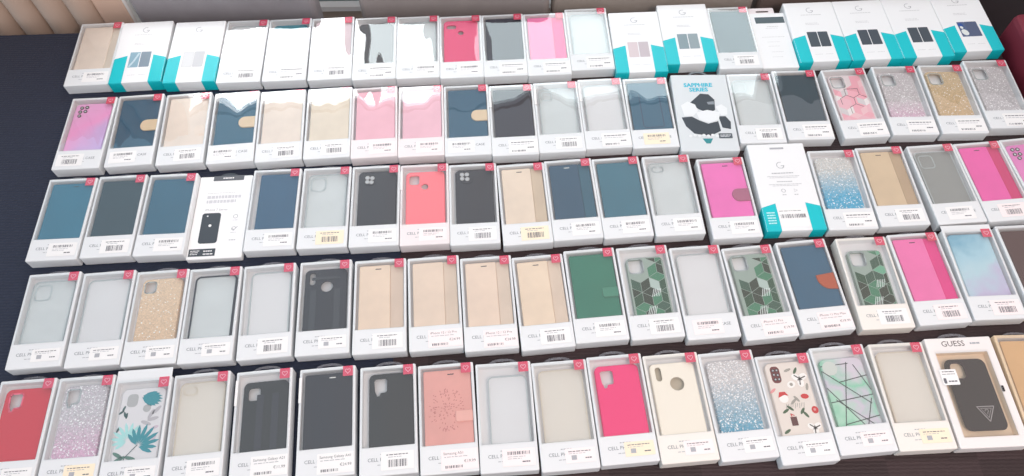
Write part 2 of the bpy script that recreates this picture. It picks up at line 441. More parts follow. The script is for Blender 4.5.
def sticker(parent, kind, L, T, text=None, tint=None, dx=0, dy=0, rot=0, seed=0):
    """price label with its own print"""
    paper = {None: STICK, 'o': STICK_OR, 'p': STICK_PK}[tint]
    w, h = {'price': (.056, .031), 'bar': (.050, .0275), 'top': (.050, .0265), 'qr': (.046, .022)}[kind]
    def b(bm): rplate(bm, -w/2, w/2, -h/2, h/2, .0008, 0, .0003, .0001, 1)
    s = put('price_sticker', mesh(('price_sticker', kind, paper.name), b, paper), parent,
            ({'price': .0155, 'bar': .0135, 'top': .0150, 'qr': .0165}[kind] + dx, -L/2 + .0215 + dy - (.0015 if kind == 'price' else 0), T + .0002), rot)
    z = .00036
    def c(bm):
        if kind == 'bar': bars(bm, -.014, .015, -.0095, .0015, z, seed)
        elif kind == 'price': bars(bm, -.022, .004, -.0125, -.0085, z, seed)
        elif kind == 'top': bars(bm, -.017, .018, .0040, .0090, z, seed)
        else: quad(bm, -.014, -.006, -.0065, .0005, z)
    def d(bm):
        if kind == 'bar':
            dashes(bm, -.017, .016, .0090, .0014, z, seed, 0); dashes(bm, -.014, .006, .0055, .0010, z, seed + 1, 1)
        elif kind == 'price':
            if not text: dashes(bm, -.023, .020, .0095, .0019, z, seed, 0); dashes(bm, .008, .020, -.0035, .0024, z, seed + 3, 0, .004, .0006)
            dashes(bm, -.023, .014, .0045, .0011, z, seed + 1, 1)
        elif kind == 'top':
            dashes(bm, -.017, .010, .0010, .0009, z, seed, 1); dashes(bm, -.017, .004, -.0020, .0009, z, seed + 1, 1); dashes(bm, .005, .017, -.0070, .0020, z, seed + 3, 0, .004, .0006)
        else:
            dashes(bm, -.018, .016, .0062, .0013, z, seed, 0); dashes(bm, -.018, .008, .0030, .0008, z, seed + 1, 1); dashes(bm, .007, .017, -.0045, .0018, z, seed + 3, 0, .004, .0006)
    k = seed % 5
    if kind == 'qr': put('print_block', mesh(('print_block', kind, k), c, INK_L), s)
    else: put('barcode', mesh(('barcode', kind, k), c, INK), s)
    put('fine_print', mesh(('fine_print', kind, k, bool(text)), d, [INK, INK_L]), s)
    if text:
        put('lettering', text_mesh('lettering', [(text[0], .0058, -.0245, .0097, z, 'LEFT', 0), (text[1], .0062, .0245, -.0035, z, 'RIGHT', 0)], [INK]), s)
    return s

def band_print(parent, L, T):
    me = text_mesh('brand_print', [('CELL PHONE CASE', .0076, 0, -L/2 + .0245, T + .00015, 'CENTER', 0)], [PRINT])
    put('lettering', me, parent)
    def d(bm):
        dashes(bm, -.0125, .004, -L/2 + .0325, .0014, T + .00015, 3, 0, .004); dashes(bm, -.017, .015, -L/2 + .0165, .0011, T + .00015, 5, 0, .004)
    put('fine_print', mesh(('band_fine', L, T), d, INK_L), parent)

# ------------------------------------------------------------------ what is inside
def cam_hole(kind, x, y):
    if kind == 'sq': return [rrect(x, x + .019, y - .021, y, .005)]
    if kind == 'sqbig': return [rrect(x, x + .026, y - .028, y, .006)]
    if kind == 'L':
        return [[(x + .001, y - .017), (x, y - .003), (x + .003, y), (x + .018, y), (x + .021, y - .003), (x + .0205, y - .0215), (x + .018, y - .0235), (x + .0105, y - .0240), (x + .0085, y - .029), (x + .0045, y - .0295), (x + .0035, y - .025), (x + .0015, y - .021)][::-1]]
    if kind == 'pill': return [rrect(x, x + .010, y - .024, y, .005)]
    if kind == 'flatpill': return [rrect(x, x + .021, y - .012, y, .006)]
    return []

def circle(x, y, r, n=16): return [(x + r * math.cos(2 * math.pi * i / n), y + r * math.sin(2 * math.pi * i / n)) for i in range(n)]

def back_case(root, L, m, x0=-.036, x1=.036, gap=.008, cam=None, camx=.008, camy=.010, logo=None, z1=.0195, r=.009, key='case', name='phone_case'):
    """moulded back cover standing in the tray, its foot hidden by the printed strip"""
    y1 = L/2 - .0055 - gap; y0 = -L/2 + .012
    holes = cam_hole(cam, x0 + camx, y1 - camy)
    if logo: holes.append(circle(logo[0], y1 - logo[1], logo[2]))
    def b(bm):
        plate_holes(bm, lambda d: rrect(x0 + d, x1 - d, y0 + d, y1 - d, r - d, 5), holes, z1 - .003, z1)
        # side walls down to the tray
        f = lambda d: rrect(x0 + d, x1 - d, y0 + d, y1 - d, r - d, 5)
        loft(bm, [Z(f(0), .0108), Z(f(0), z1 - .004), Z(f(.0018), z1 - .004), Z(f(.0018), .0108)], False, False)
    c = put(name, mesh((name, m.name, x0, x1, gap, cam, camx, camy, logo, z1), b, m), root)
    return c, (x0, x1, y0, y1, z1)

def rims(c, box, cam, camx=.008, camy=.010, m=None, logo=None, w=.0022):
    x0, x1, y0, y1, z1 = box
    def b(bm):
        for h in cam_hole(cam, x0 + camx, y1 - camy): stroke(bm, h, w, z1 + .0002, 0, True)
        if logo: ring(bm, logo[0], y1 - logo[1], logo[2] + w, w, z1 + .0002)
    put('camera_rim', mesh(('camera_rim', m.name, x0, y1, cam, camx, camy), b, m), c)

def lenses(c, pts, z, m=None, r=.0035):
    m = m or BLACK
    gl = mat('lens_glass', (.55, .57, .60), .12, .8)
    for x, y in pts:
        def b(bm):
            lp = [Z(circle(0, 0, r), 0), Z(circle(0, 0, r), .0012), Z(circle(0, 0, r * .7), .0012), Z(circle(0, 0, r * .65), .0006)]
            loft(bm, lp)
        o = put('camera_lens', mesh(('camera_lens', r, m.name), b, m, recalc=False), c, (x, y, z))
        def g(bm): ngon_disc(bm, 0, 0, r * .6, .0008, 12)
        put('lens_glint', mesh(('lens_glint', r), g, gl), c, (x, y, z))

def book(root, L, m, x0=-.0365, x1=.0395, gap=.004, spine=None, spine_x=.018, slot=True, slot_m=None, clasp=None, clasp_m=None, clasp_y=.010, stitch=None, z1=.0212):
    """flip wallet: cover slab, spine strip, earpiece slot, magnetic clasp"""
    y1 = L/2 - .0055 - gap; y0 = -L/2 + .012
    xe = spine_x if spine else x1
    def b(bm):
        rplate(bm, x0, xe, y0, y1, .003, .0155, z1, .0012); rplate(bm, x0 + .001, x1 - .0005, y0 + .001, y1 - .001, .003, .0108, .0155, .0008)
    c = put('flip_case', mesh(('flip_case', m.name, x0, xe, gap, z1), b, m), root)
    if spine:
        def s(bm): rplate(bm, xe + .0001, x1, y0, y1, .002, .0155, z1 - .0012, .0010)
        put('spine_strip', mesh(('spine_strip', spine.name, xe, x1, gap, z1), s, spine), c)
    if slot:
        cx = (x0 + xe) / 2 + .006
        def t(bm): rplate(bm, cx - .0052, cx + .0052, y1 - .0085, y1 - .0068, .0008, z1 - .0005, z1 + .0001, .0001, 2)
        put('earpiece_slot', mesh(('earpiece_slot', cx, y1, z1, (slot_m or DARK).name), t, slot_m or DARK), c)
    if clasp:
        cm = clasp_m or m
        if clasp == 'round':
            lp = lambda d: [(x1 + .0005 - d, clasp_y - .0135 + d), (x1 + .0005 - d, clasp_y + .0135 - d)] + [(x1 - .020 + (.0115 - d) * math.cos(t), clasp_y + (.0135 - d) * math.sin(t)) for t in [math.radians(90 + 180 * i / 10) for i in range(11)]]
        elif clasp == 'leaf':
            lp = lambda d: [(x1 + .0005 - d, clasp_y - .015 + d), (x1 + .0005 - d, clasp_y + .0165 - d), (x1 - .031 + d, clasp_y + .0135 - d)] + [(x1 - .010 + (.021 - d) * math.cos(t), clasp_y + .0085 + (.0225 - d) * math.sin(t)) for t in [math.radians(180 + 75 * i / 8) for i in range(9)]]
        else:
            lp = lambda d: rrect(x1 - .027 + d, x1 + .0005 - d, clasp_y - .009 + d, clasp_y + .009 - d, .003 - d)
        def k(bm): loft(bm, [Z(lp(0), z1 - .0005), Z(lp(0), z1 + .0014), Z(lp(.0010), z1 + .0023)])
        q = put('clasp', mesh(('clasp', clasp, cm.name, x1, clasp_y, z1), k, cm), c)
        if cm is not m: q['label'] = 'contrasting magnetic clasp'
    if stitch:
        def st(bm): stroke(bm, rrect(x0 + .020, x1 - .012, y0 + .045, y1 - .020, .002, 2), .0008, z1 + .0001, 0, True)
        put('pressed_line', mesh(('pressed_line', x0, x1), st, stitch), c)
    return c, (x0, x1, y0, y1, z1)

def insert_print(root, L):
    """pale lines printed on the tray under a clear cover"""
    def b(bm):
        for i, y in enumerate((.020, .014, .008, .002, -.004, -.014, -.020)):
            w = (.010, .018, .022, .020, .014, .016, .010)[i]; dashes(bm, -w, w, y, .0012, .0108, i, 0, .006)
    put('printed_insert', mesh(('printed_insert', L), b, INK_L), root)

def clip_poly(pts, x0, x1, y0, y1):
    for ax, lim, sgn in ((0, x0, 1), (0, x1, -1), (1, y0, 1), (1, y1, -1)):
        out = []
        for i in range(len(pts)):
            a, b = pts[i - 1], pts[i]; da, db = sgn * (a[ax] - lim), sgn * (b[ax] - lim)
            if (da >= 0) != (db >= 0):
                t = da / (da - db); out.append((a[0] + t * (b[0] - a[0]), a[1] + t * (b[1] - a[1])))
            if db >= 0: out.append(b)
        pts = out
        if len(pts) < 3: return []
    return pts

def cubes_print(bm, box, s, cols, weights, seed, shrink=.94, avoid=None):
    """tumbling-block lozenges clipped to the cover"""
    rn = random.Random(seed); x0, x1, y0, y1, z = box
    x0, x1, y0, y1 = x0 + .003, x1 - .003, y0 + .003, y1 - .003; h = s * math.sqrt(3) / 2
    for r in range(-1, int((y1 - y0) / (1.5 * s)) + 2):
        for q in range(-1, int((x1 - x0) / (2 * h)) + 2):
            cx, cy = x0 + q * 2 * h + (r % 2) * h, y1 - r * 1.5 * s
            hx = [(cx + s * math.cos(math.radians(90 + 60 * k)), cy + s * math.sin(math.radians(90 + 60 * k))) for k in range(6)]
            for k in range(3):
                P = [(cx, cy), hx[2 * k], hx[(2 * k + 1) % 6], hx[(2 * k + 2) % 6]]
                mx, my = sum(p[0] for p in P) / 4, sum(p[1] for p in P) / 4
                P = [(mx + (x - mx) * shrink, my + (y - my) * shrink) for x, y in P]
                P = clip_poly(P, x0, x1, y0, y1)
                if len(P) < 3: continue
                if avoid and any(avoid[0] < p[0] < avoid[1] and avoid[2] < p[1] < avoid[3] for p in P + [(mx, my)]): continue
                i = rn.choices(range(cols), weights)[0]
                if i == cols:  pass
                poly(bm, P, z + .00015, i)

def leaf_fan(bm, cx, cy, n, r, a0, a1, w, z, mi):
    for i in range(n):
        t = math.radians(a0 + (a1 - a0) * i / (n - 1)); rr = r * (.72 + .28 * math.sin(math.pi * i / (n - 1)))
        d = Vector((math.cos(t), math.sin(t))); q = Vector((-d.y, d.x)); c = Vector((cx, cy))
        P = [c + d * rr * .1, c + d * rr * .45 - q * w * .5, c + d * rr * .8 - q * w * .42, c + d * rr, c + d * rr * .8 + q * w * .42, c + d * rr * .45 + q * w * .5]
        poly(bm, [tuple(p) for p in P], z + .00001 * i, mi)

def flake(bm, cx, cy, lx, ly, ang, z, mi, n=12):
    ca, sa = math.cos(ang), math.sin(ang)
    poly(bm, [(cx + ca * lx * math.cos(2*math.pi*i/n) - sa * ly * math.sin(2*math.pi*i/n), cy + sa * lx * math.cos(2*math.pi*i/n) + ca * ly * math.sin(2*math.pi*i/n)) for i in range(n)], z, mi)

# clear plastics
CLR = clear_mat('clear_soft_plastic', (.98, .99, .99), (.84, .88, .88), .35)
CLRW = clear_mat('milky_soft_plastic', (1, 1, 1), (.95, .95, .96), .5)
CLRC = clear_mat('warm_clear_plastic', (1, .98, .95), (.93, .90, .84), .4)
CLR_RIM = clear_mat('clear_rim_plastic', (.9, .92, .92), (.50, .56, .57), .75, .1)
CLR_RIMC = clear_mat('warm_rim_plastic', (.93, .89, .82), (.80, .74, .64), .5, .1)

def clear_case(root, L, m=CLR, rim=CLR_RIM, x0=-.0345, x1=.036, gap=.008, cam='sqbig', txt=True, frame=None):
    if txt: insert_print(root, L)
    c, bx = back_case(root, L, m, x0, x1, gap, None, z1=.0190)
    x0, x1, y0, y1, z1 = bx
    fr = frame or rim
    def b(bm):
        f = lambda d: rrect(x0 + d, x1 - d, y0 + d, y1 - d, max(.002, .009 - d), 5)
        w = .0022 if frame else .0016
        loft(bm, [Z(f(-.0004), z1 - .004), Z(f(-.0004), z1 + .0006), Z(f(w), z1 + .0006), Z(f(w), z1 - .001)], False, False)
    q = put('bumper_rim', mesh(('bumper_rim', fr.name, x0, x1, gap), b, fr), c)
    if frame: q['label'] = 'black rim'
    if cam: rims(c, bx, cam, .006, .008, rim)
    return c

# palette of what lies under the film
def P(r, g, b): return obs(r, g, b)
def S(r, g, b): return tuple(v * .85 for v in lin((r, g, b)))      # bare print, no film over it
NAVY = leather(P(78, 112, 130)); NAVY2 = leather(P(84, 116, 134)); TEALB = leather(P(50, 128, 148)); GREYD = leather(P(82, 98, 104)); BLK = leather(P(74, 88, 94))
BLK5 = leather(P(80, 80, 90)); BEIGE = leather(P(232, 214, 196)); BEIGE_S = leather(P(206, 188, 168)); BEIGE_P = leather(P(232, 218, 206)); TANC = leather(P(222, 200, 172))
PINKB = leather(P(242, 186, 198)); PINKH = leather(P(250, 140, 180)); PINKH_S = leather(P(240, 95, 150)); MAG = leather(P(236, 112, 176)); MAG_S = leather(P(208, 72, 128))
PINKW = leather(P(238, 128, 190)); GREEN = leather(P(86, 132, 116)); BROWNC = leather(P(182, 108, 90)); ROSE = leather(P(226, 168, 160)); BRGREY = leather(P(100, 84, 84))
SLOTP = mat('slot_pale', (.75, .75, .72), .4); MAUVE = leather(P(176, 118, 140))
def soft(r, g, b): return cmat(P(r, g, b), .5, .4)
BLKS = soft(70, 82, 90); BLKS5 = soft(72, 72, 82)

# ------------------------------------------------------------------ one boxed phone case
GROUP = 'boxed phone cases laid out in rows'
def std_box(pos, label, fill, st='price', st_kw=None, card=CARD, tab=False, seal=False, flap=0, tag=True, idx=0, film=True):
    x, y, a, W, L, T = pos
    root = thing('phone_case_box', label, 'box', (x, y, 0), a, GROUP)
    win = std_window(W, L)
    put('carton', carton_mesh(W, L, T, win, card), root)
    fill(root, L)
    band_print(root, L, T)
    kw = dict(seed=idx); kw.update(st_kw or {})
    if st: sticker(root, st, L, T, **kw)
    if tag:
        t, e = tag_meshes(W, L, T); q = put('corner_tag', t, root); put('emblem', e, q)
    if film: put('window_film', film_mesh(win, T), root)
    if tab:
        put('hang_tab', tab_mesh(L, T, .05, tab), root)
    if seal:
        def s(bm): rplate(bm, -W/2 - .0003, -W/2 + .0042, L/2 - .056, L/2 - .014, .0006, T + .0001, T + .0012, .0003, 2)
        put('seal_strip', mesh(('seal_strip', W, L, T), s, STICK), root)
    if flap:
        def s(bm): rplate(bm, -W/2 + .0008, W/2 - .0008, L/2 - .001, L/2 + flap, .001, T - .0008, T, .0003, 2)
        put('lid_flap', mesh(('lid_flap', flap, L, T), s, card), root)
    return root

# ------------------------------------------------------------------ printed and patterned covers
def pk_galaxy(r, L):
    m = blend_mat('pink_lilac_wash', [(0.0, P(196, 182, 226)), (.35, P(214, 180, 222)), (.6, P(240, 168, 212)), (1, P(232, 176, 214))], 12, (-.75, .66, 0), (-.06, .06), .3)
    c, bx = back_case(r, L, m, gap=.006); x0, x1, y0, y1, z = bx
    lenses(c, [(x0 + .013, y1 - .011), (x0 + .023, y1 - .010), (x0 + .0115, y1 - .021), (x0 + .0215, y1 - .020), (x0 + .012, y1 - .031)], z, r=.0036)

def pk_lens(r, L):
    m = blend_mat('pink_wash', [(0.0, P(238, 150, 205)), (1, P(226, 140, 196))], 12)
    c, bx = back_case(r, L, m, gap=.006); x0, x1, y0, y1, z = bx
    lenses(c, [(x0 + .011, y1 - .011), (x0 + .021, y1 - .011), (x0 + .011, y1 - .022), (x0 + .021, y1 - .022), (x0 + .016, y1 - .031)], z, r=.0038)

def marble_hex(r, L):
    m = soft(228, 214, 216); c, bx = back_case(r, L, m, -.034, .034, .008, 'sqbig', .004, .004); x0, x1, y0, y1, z = bx
    cols = [soft(238, 176, 188), soft(240, 196, 202), soft(214, 206, 208), soft(236, 228, 228), soft(236, 186, 196)]
    def b(bm): cubes_print(bm, bx, .0155, 5, [5, 3, 2, 2, 3], 4, 1.0, (x0, x0 + .034, y1 - .034, y1))
    put('printed_pattern', mesh(('hex_print', 1), b, cols), c)
    def ln(bm):
        s = .0155; h = s * math.sqrt(3) / 2
        for cx, cy in ((.004, .030), (.004 + 2*h, .030), (.004 - h, .030 - 1.5*s), (.004 + h, .030 - 1.5*s), (.004, .030 - 3*s), (.004 - h, .030 + 1.5*s)):
            pts = [(cx + s * math.cos(math.radians(30 + 60 * k)), cy + s * math.sin(math.radians(30 + 60 * k))) for k in range(4)]
            pts = [p for p in pts if x0 + .002 < p[0] < x1 - .002 and y0 < p[1] < y1 - .03]
            if len(pts) > 1: stroke(bm, pts, .0009, z + .0004)
    put('printed_lines', mesh(('hex_lines', 1), ln, soft(110, 78, 84)), c)
    rims(c, bx, 'sqbig', .004, .004, CLR_RIM)

def green_cubes(seed, x0=-.031, x1=.034, gap=.014):
    def f(r, L):
        m = soft(158, 172, 164); c, bx = back_case(r, L, m, x0, x1, gap, 'sqbig', .003, .003); X0, X1, Y0, Y1, z = bx
        cols = [soft(82, 94, 88), soft(80, 106, 94), soft(98, 140, 118), soft(124, 176, 150), soft(92, 112, 102), soft(180, 196, 190)]
        def b(bm): cubes_print(bm, bx, .0185, 6, [5, 5, 3, 1.3, 4, .5], seed, .95, (X0, X0 + .031, Y1 - .033, Y1))
        put('printed_pattern', mesh(('cube_print', seed), b, cols), c)
        def ln(bm):
            rn = random.Random(seed)
            for cx, cy in ((.012, -.002), (.000, -.034)):
                for k in range(5):
                    stroke(bm, [(cx - .008 + .003 * k, cy - .007), (cx - .003 + .003 * k, cy + .007)], .0009, z + .0004)
        put('printed_lines', mesh(('cube_lines', seed), ln, soft(232, 240, 238)), c)
        rims(c, bx, 'sqbig', .003, .003, CLR_RIM)
    return f

def glit(name, top, bot, mid=0, spread=.05, cam='sqbig', sparkle=.06, contrast=.35, x0=-.034, x1=.034, gap=.008, rim=CLR_RIM):
    def f(r, L):
        m = glitter_mat(name, P(*top), P(*bot), mid, spread, sparkle, contrast)
        c, bx = back_case(r, L, m, x0, x1, gap, cam, .005, .006)
        if cam: rims(c, bx, cam, .005, .006, rim)
    return f

def pastel(r, L):
    m = blend_mat('pastel_cloud', [(0, P(178, 166, 200)), (.28, P(196, 190, 216)), (.5, P(186, 214, 224)), (.75, P(172, 208, 222)), (1, P(120, 172, 196))], 22, (-.55, .83, 0), (-.075, .085), .32)
    back_case(r, L, m, -.036, .037, .002)

def three_lens(pts):
    def f(r, L):
        c, bx = back_case(r, L, BLKS, -.033, .037, .004); x0, x1, y0, y1, z = bx
        def b(bm): rplate(bm, x0 + .009, x0 + .033, y1 - .032, y1 - .008, .010, z - .0002, z + .0010, .0004)
        put('camera_island', mesh(('camera_island', x0, y1), b, BLKS), c)
        lenses(c, [(x0 + px, y1 - py) for px, py in pts], z + .001, mat('grey_metal_ring', (.5, .5, .5), .25, .6), .0042)
    return f

def armor(r, L):
    c, bx = back_case(r, L, BLKS, -.036, .036, .008, 'pill', .008, .006, (.002, .034, .0105)); x0, x1, y0, y1, z = bx
    def b(bm):
        for px0, px1 in ((x0 + .010, x0 + .021), (x1 - .021, x1 - .010)): rplate(bm, px0, px1, y0, y1 - .040, .002, z - .001, z + .0010, .0006)
        rplate(bm, x0 + .012, x1 - .012, y1 - .021, y1 - .016, .002, z - .001, z + .0010, .0006)
    put('ridge', mesh(('ridge', 'armor'), b, soft(94, 95, 98)), c)

def stripes5(r, L):
    c, bx = back_case(r, L, BLKS5, -.033, .038, .012, 'sq', .008, .010); x0, x1, y0, y1, z = bx
    def b(bm):
        for px in (x0 + .022, x0 + .046): rplate(bm, px, px + .011, y0, y1 - .022, .001, z - .001, z + .0006, .0004)
    put('ridge', mesh(('ridge', 'stripes'), b, soft(91, 91, 94)), c)

def inner_line(r, L):
    c, bx = book(r, L, NAVY2, slot=False, z1=.021); x0, x1, y0, y1, z = bx
    def st(bm):
        stroke(bm, [(x1 - .012, y1 - .012), (x1 - .016, y1 - .022), (x1 - .016, -.032), (x1 - .020, -.036), (x0 + .024, -.036), (x0 + .020, -.032), (x0 + .020, y1 - .030)], .0011, z + .0002)
    put('pressed_line', mesh(('pressed_line', 'frame'), st, cmat(P(58, 84, 104))), c)

def floral(r, L):
    m = soft(222, 220, 222); c, bx = back_case(r, L, m, -.033, .036, .010, None); x0, x1, y0, y1, z = bx
    cols = [soft(30, 150, 160), soft(176, 222, 220), soft(112, 140, 130), soft(206, 190, 200), soft(92, 110, 108), soft(190, 186, 190)]
    def b(bm):
        zz = z + .0002
        leaf_fan(bm, -.012, -.012, 10, .030, 15, 215, .0052, zz, 1)
        leaf_fan(bm, .004, -.022, 9, .037, -25, 130, .0060, zz + .0002, 0)
        leaf_fan(bm, -.002, .058, 8, .036, -42, 14, .0056, zz + .0002, 0)
        for cx, cy, a in ((-.020, -.040, .4), (-.014, -.048, 2.2), (-.004, -.040, -.3), (-.010, -.056, 1.7), (-.024, -.034, 2.6)): flake(bm, cx, cy, .009, .0028, a, zz + .0003, 2)
        stroke(bm, [(.004, -.020), (-.012, -.038), (-.018, -.052)], .0012, zz + .0004, 4)
        for cx, cy, a in ((-.026, .040, 1.2), (-.023, .030, 1.9), (-.029, .034, .6), (-.030, .006, 1.2), (-.020, .028, 1.5)): flake(bm, cx, cy, .005, .0018, a, zz, 4)
        for cx, cy, a in ((.022, .020, .2), (.012, .014, -.4), (.026, .034, .8), (.018, .028, 1.1)): flake(bm, cx, cy, .009, .0030, a, zz, 5)
        for cx, cy, a in ((.028, -.010, 1.2), (.016, -.054, .6), (.028, -.048, 1.0), (.006, -.058, .2), (.027, .006, .3)): flake(bm, cx, cy, .006, .0026, a, zz, 3)
    put('printed_pattern', mesh('floral_print', b, cols), c)
    def h(bm):
        rplate(bm, x0 + .010, x0 + .027, y1 - .030, y1 - .009, .006, z - .0006, z + .0004, .0003); loft(bm, [Z(circle(.010, y1 - .034, .0062), z - .0006), Z(circle(.010, y1 - .034, .0062), z + .0004)])
    q = put('camera_window', mesh('floral_window', h, soft(182, 182, 182)), c); q['label'] = 'grey camera window'

def xmas(r, L):
    m = soft(232, 222, 214); c, bx = back_case(r, L, m, -.031, .035, .006, None); x0, x1, y0, y1, z = bx
    cols = [soft(206, 62, 84), soft(112, 76, 78), soft(248, 244, 240), soft(96, 116, 96), soft(60, 54, 56), soft(170, 166, 158), soft(226, 160, 160)]
    def star(bm, cx, cy, s):
        for k in range(3):
            t = math.radians(90 + 120 * k); flake(bm, cx + s * .7 * math.cos(t + 1.05), cy + s * .7 * math.sin(t + 1.05), s * .8, s * .6, t + 1.05, z + .0002, 2)
        for k in range(3):
            t = math.radians(20 + 120 * k); stroke(bm, [(cx, cy), (cx + s * 1.1 * math.cos(t), cy + s * 1.1 * math.sin(t))], .0016, z + .0005, 4)
    def b(bm):
        star(bm, .020, .046, .009); star(bm, .022, -.034, .008)
        flake(bm, -.014, .016, .0075, .0070, 0, z + .0003, 2)
        poly(bm, [(-.022, .018), (-.019, .027), (-.010, .027), (-.005, .020), (-.012, .022)], z + .0004, 0)
        flake(bm, .020, .017, .0065, .0042, -.1, z + .0003, 0); flake(bm, .030, -.006, .0055, .0060, 0, z + .0003, 0); flake(bm, .0295, -.0055, .0022, .0022, 0, z + .0004, 6)
        poly(bm, [(-.012, -.028), (-.002, -.028), (-.002, -.014), (-.012, -.014)], z + .0003, 1); stroke(bm, [(-.009, -.014), (-.010, -.009), (-.005, -.012)], .0014, z + .0004, 0)
        for cx, cy, a, mi in ((-.016, -.004, .5, 3), (-.008, .000, 2.4, 3), (.014, -.012, -1.0, 3), (.010, -.006, .9, 3), (.016, .060, 1.0, 3), (-.022, -.036, .5, 3), (.004, .062, .3, 5), (.028, .032, 1.3, 5), (.000, .010, .7, 5), (.006, .014, 2.2, 5), (-.010, -.046, .4, 5), (.006, -.048, 1.6, 6), (-.028, .030, .6, 6)):
            flake(bm, cx, cy, .0062, .0022, a, z + .0003, mi)
        flake(bm, .004, .038, .0070, .0055, .4, z + .0002, 2); flake(bm, .004, .038, .0028, .0028, 0, z + .0003, 5)
        for i in range(9): stroke(bm, [(-.014 + .0035 * i, -.001 + .0025 * (i % 2)), (-.012 + .0035 * i, .007)], .0008, z + .0003, 5)
    put('printed_pattern', mesh('winter_print', b, cols), c)
    def h(bm): rplate(bm, x0 + .007, x0 + .022, y1 - .034, y1 - .006, .006, z - .0006, z + .0004, .0003)
    q = put('camera_window', mesh('winter_window', h, soft(128, 84, 82)), c)
    lenses(q, [(x0 + .0115, y1 - .013), (x0 + .0175, y1 - .013), (x0 + .0115, y1 - .020), (x0 + .0175, y1 - .021), (x0 + .012, y1 - .028), (x0 + .018, y1 - .028)], z + .0004, r=.0024)

def green_geo(r, L):
    m = blend_mat('mint_lilac_wash', [(0, P(128, 198, 166)), (.3, P(180, 216, 196)), (.5, P(206, 200, 212)), (.7, P(150, 206, 180)), (1, P(214, 206, 216))], 24, (.6, .8, 0), (-.07, .07), .5)
    c, bx = back_case(r, L, m, -.033, .036, .014); x0, x1, y0, y1, z = bx
    def ln(bm):
        segs = [((-.033, .048), (.030, -.010)), ((.010, .060), (-.026, -.058)), ((-.033, .020), (.020, -.060)), ((.036, .036), (-.010, .028)), ((.020, .055), (.036, .012)), ((-.033, -.004), (.036, .004)), ((.032, -.002), (.004, -.066)), ((-.020, -.040), (.036, -.030)), ((-.033, .056), (.012, .058)), ((-.024, .000), (.034, -.052)), ((-.033, -.050), (.030, -.044))]
        for a, b in segs: stroke(bm, [a, b], .0014, z + .0003)
    put('printed_lines', mesh('geo_lines', ln, soft(96, 104, 104)), c)
    def h(bm): loft(bm, [Z(circle(x0 + .014, y1 - .016, .012), z - .0006), Z(circle(x0 + .014, y1 - .016, .012), z + .0004)])
    put('camera_window', mesh('geo_window', h, soft(206, 212, 206)), c)

def rose_book(r, L):
    c, bx = book(r, L, ROSE, slot=True, clasp='rect', clasp_m=leather(P(236, 182, 172)), clasp_y=.000); x0, x1, y0, y1, z = bx
    rn = random.Random(2)
    def b(bm):
        for k in range(130):
            rr = .030 * math.sqrt(rn.random()); t = rn.random() * 6.283; cx, cy = .000 + rr * math.cos(t), .012 + 1.15 * rr * math.sin(t)
            if cx > .012 and -.011 < cy < .011: continue
            flake(bm, cx, cy, .0016, .0006, t, z + .0002, 0, 6)
    put('pressed_ornament', mesh('ornament', b, soft(196, 130, 128)), c)

def cream_logo(r, L):
    m = soft(244, 236, 222); c, bx = back_case(r, L, m, -.036, .036, .008, 'pill', .008, .006, (.004, .036, .0115))
    def b(bm): rplate(bm, -.034, .034, -.050, .075, .002, .0106, .0112, .0002)
    put('backing_card', mesh('backing_card', b, soft(198, 188, 170)), r)

def coral(r, L):
    m = soft(250, 138, 146); c, bx = back_case(r, L, m, -.035, .037, .008, 'sq', .006, .008, (.000, .034, .0065))
    def h(bm): rplate(bm, -.027, -.013, .058, .064, .001, .0106, .013, .0004)

def L_case(m, x0=-.034, x1=.038, gap=.008, camx=.008, camy=.008, rim=None):
    def f(r, L):
        c, bx = back_case(r, L, m, x0, x1, gap, 'L', camx, camy)
        if rim: rims(c, bx, 'L', camx, camy, rim)
    return f

def red_holes(r, L):
    m = soft(228, 104, 136); back_case(r, L, m, -.036, .037, .004, 'flatpill', .006, .012, (.000, .036, .0060))

RED5 = soft(208, 50, 94); PINK5 = soft(238, 90, 134)
B = lambda m, **k: (lambda r, L: book(r, L, m, **k))
C = lambda **k: (lambda r, L: clear_case(r, L, **k))
K = lambda m, **k: (lambda r, L: back_case(r, L, m, **k))

# ------------------------------------------------------------------ the other cartons
def lines(parent, rows, z, key, m=INK_F, name='fine_print'):
    def d(bm):
        for i, (x0, x1, y, h) in enumerate(rows): dashes(bm, x0, x1, y, h, z, i + 1, 0, .0045, .0008)
    put(name, mesh(('lines', key), d, m), parent)

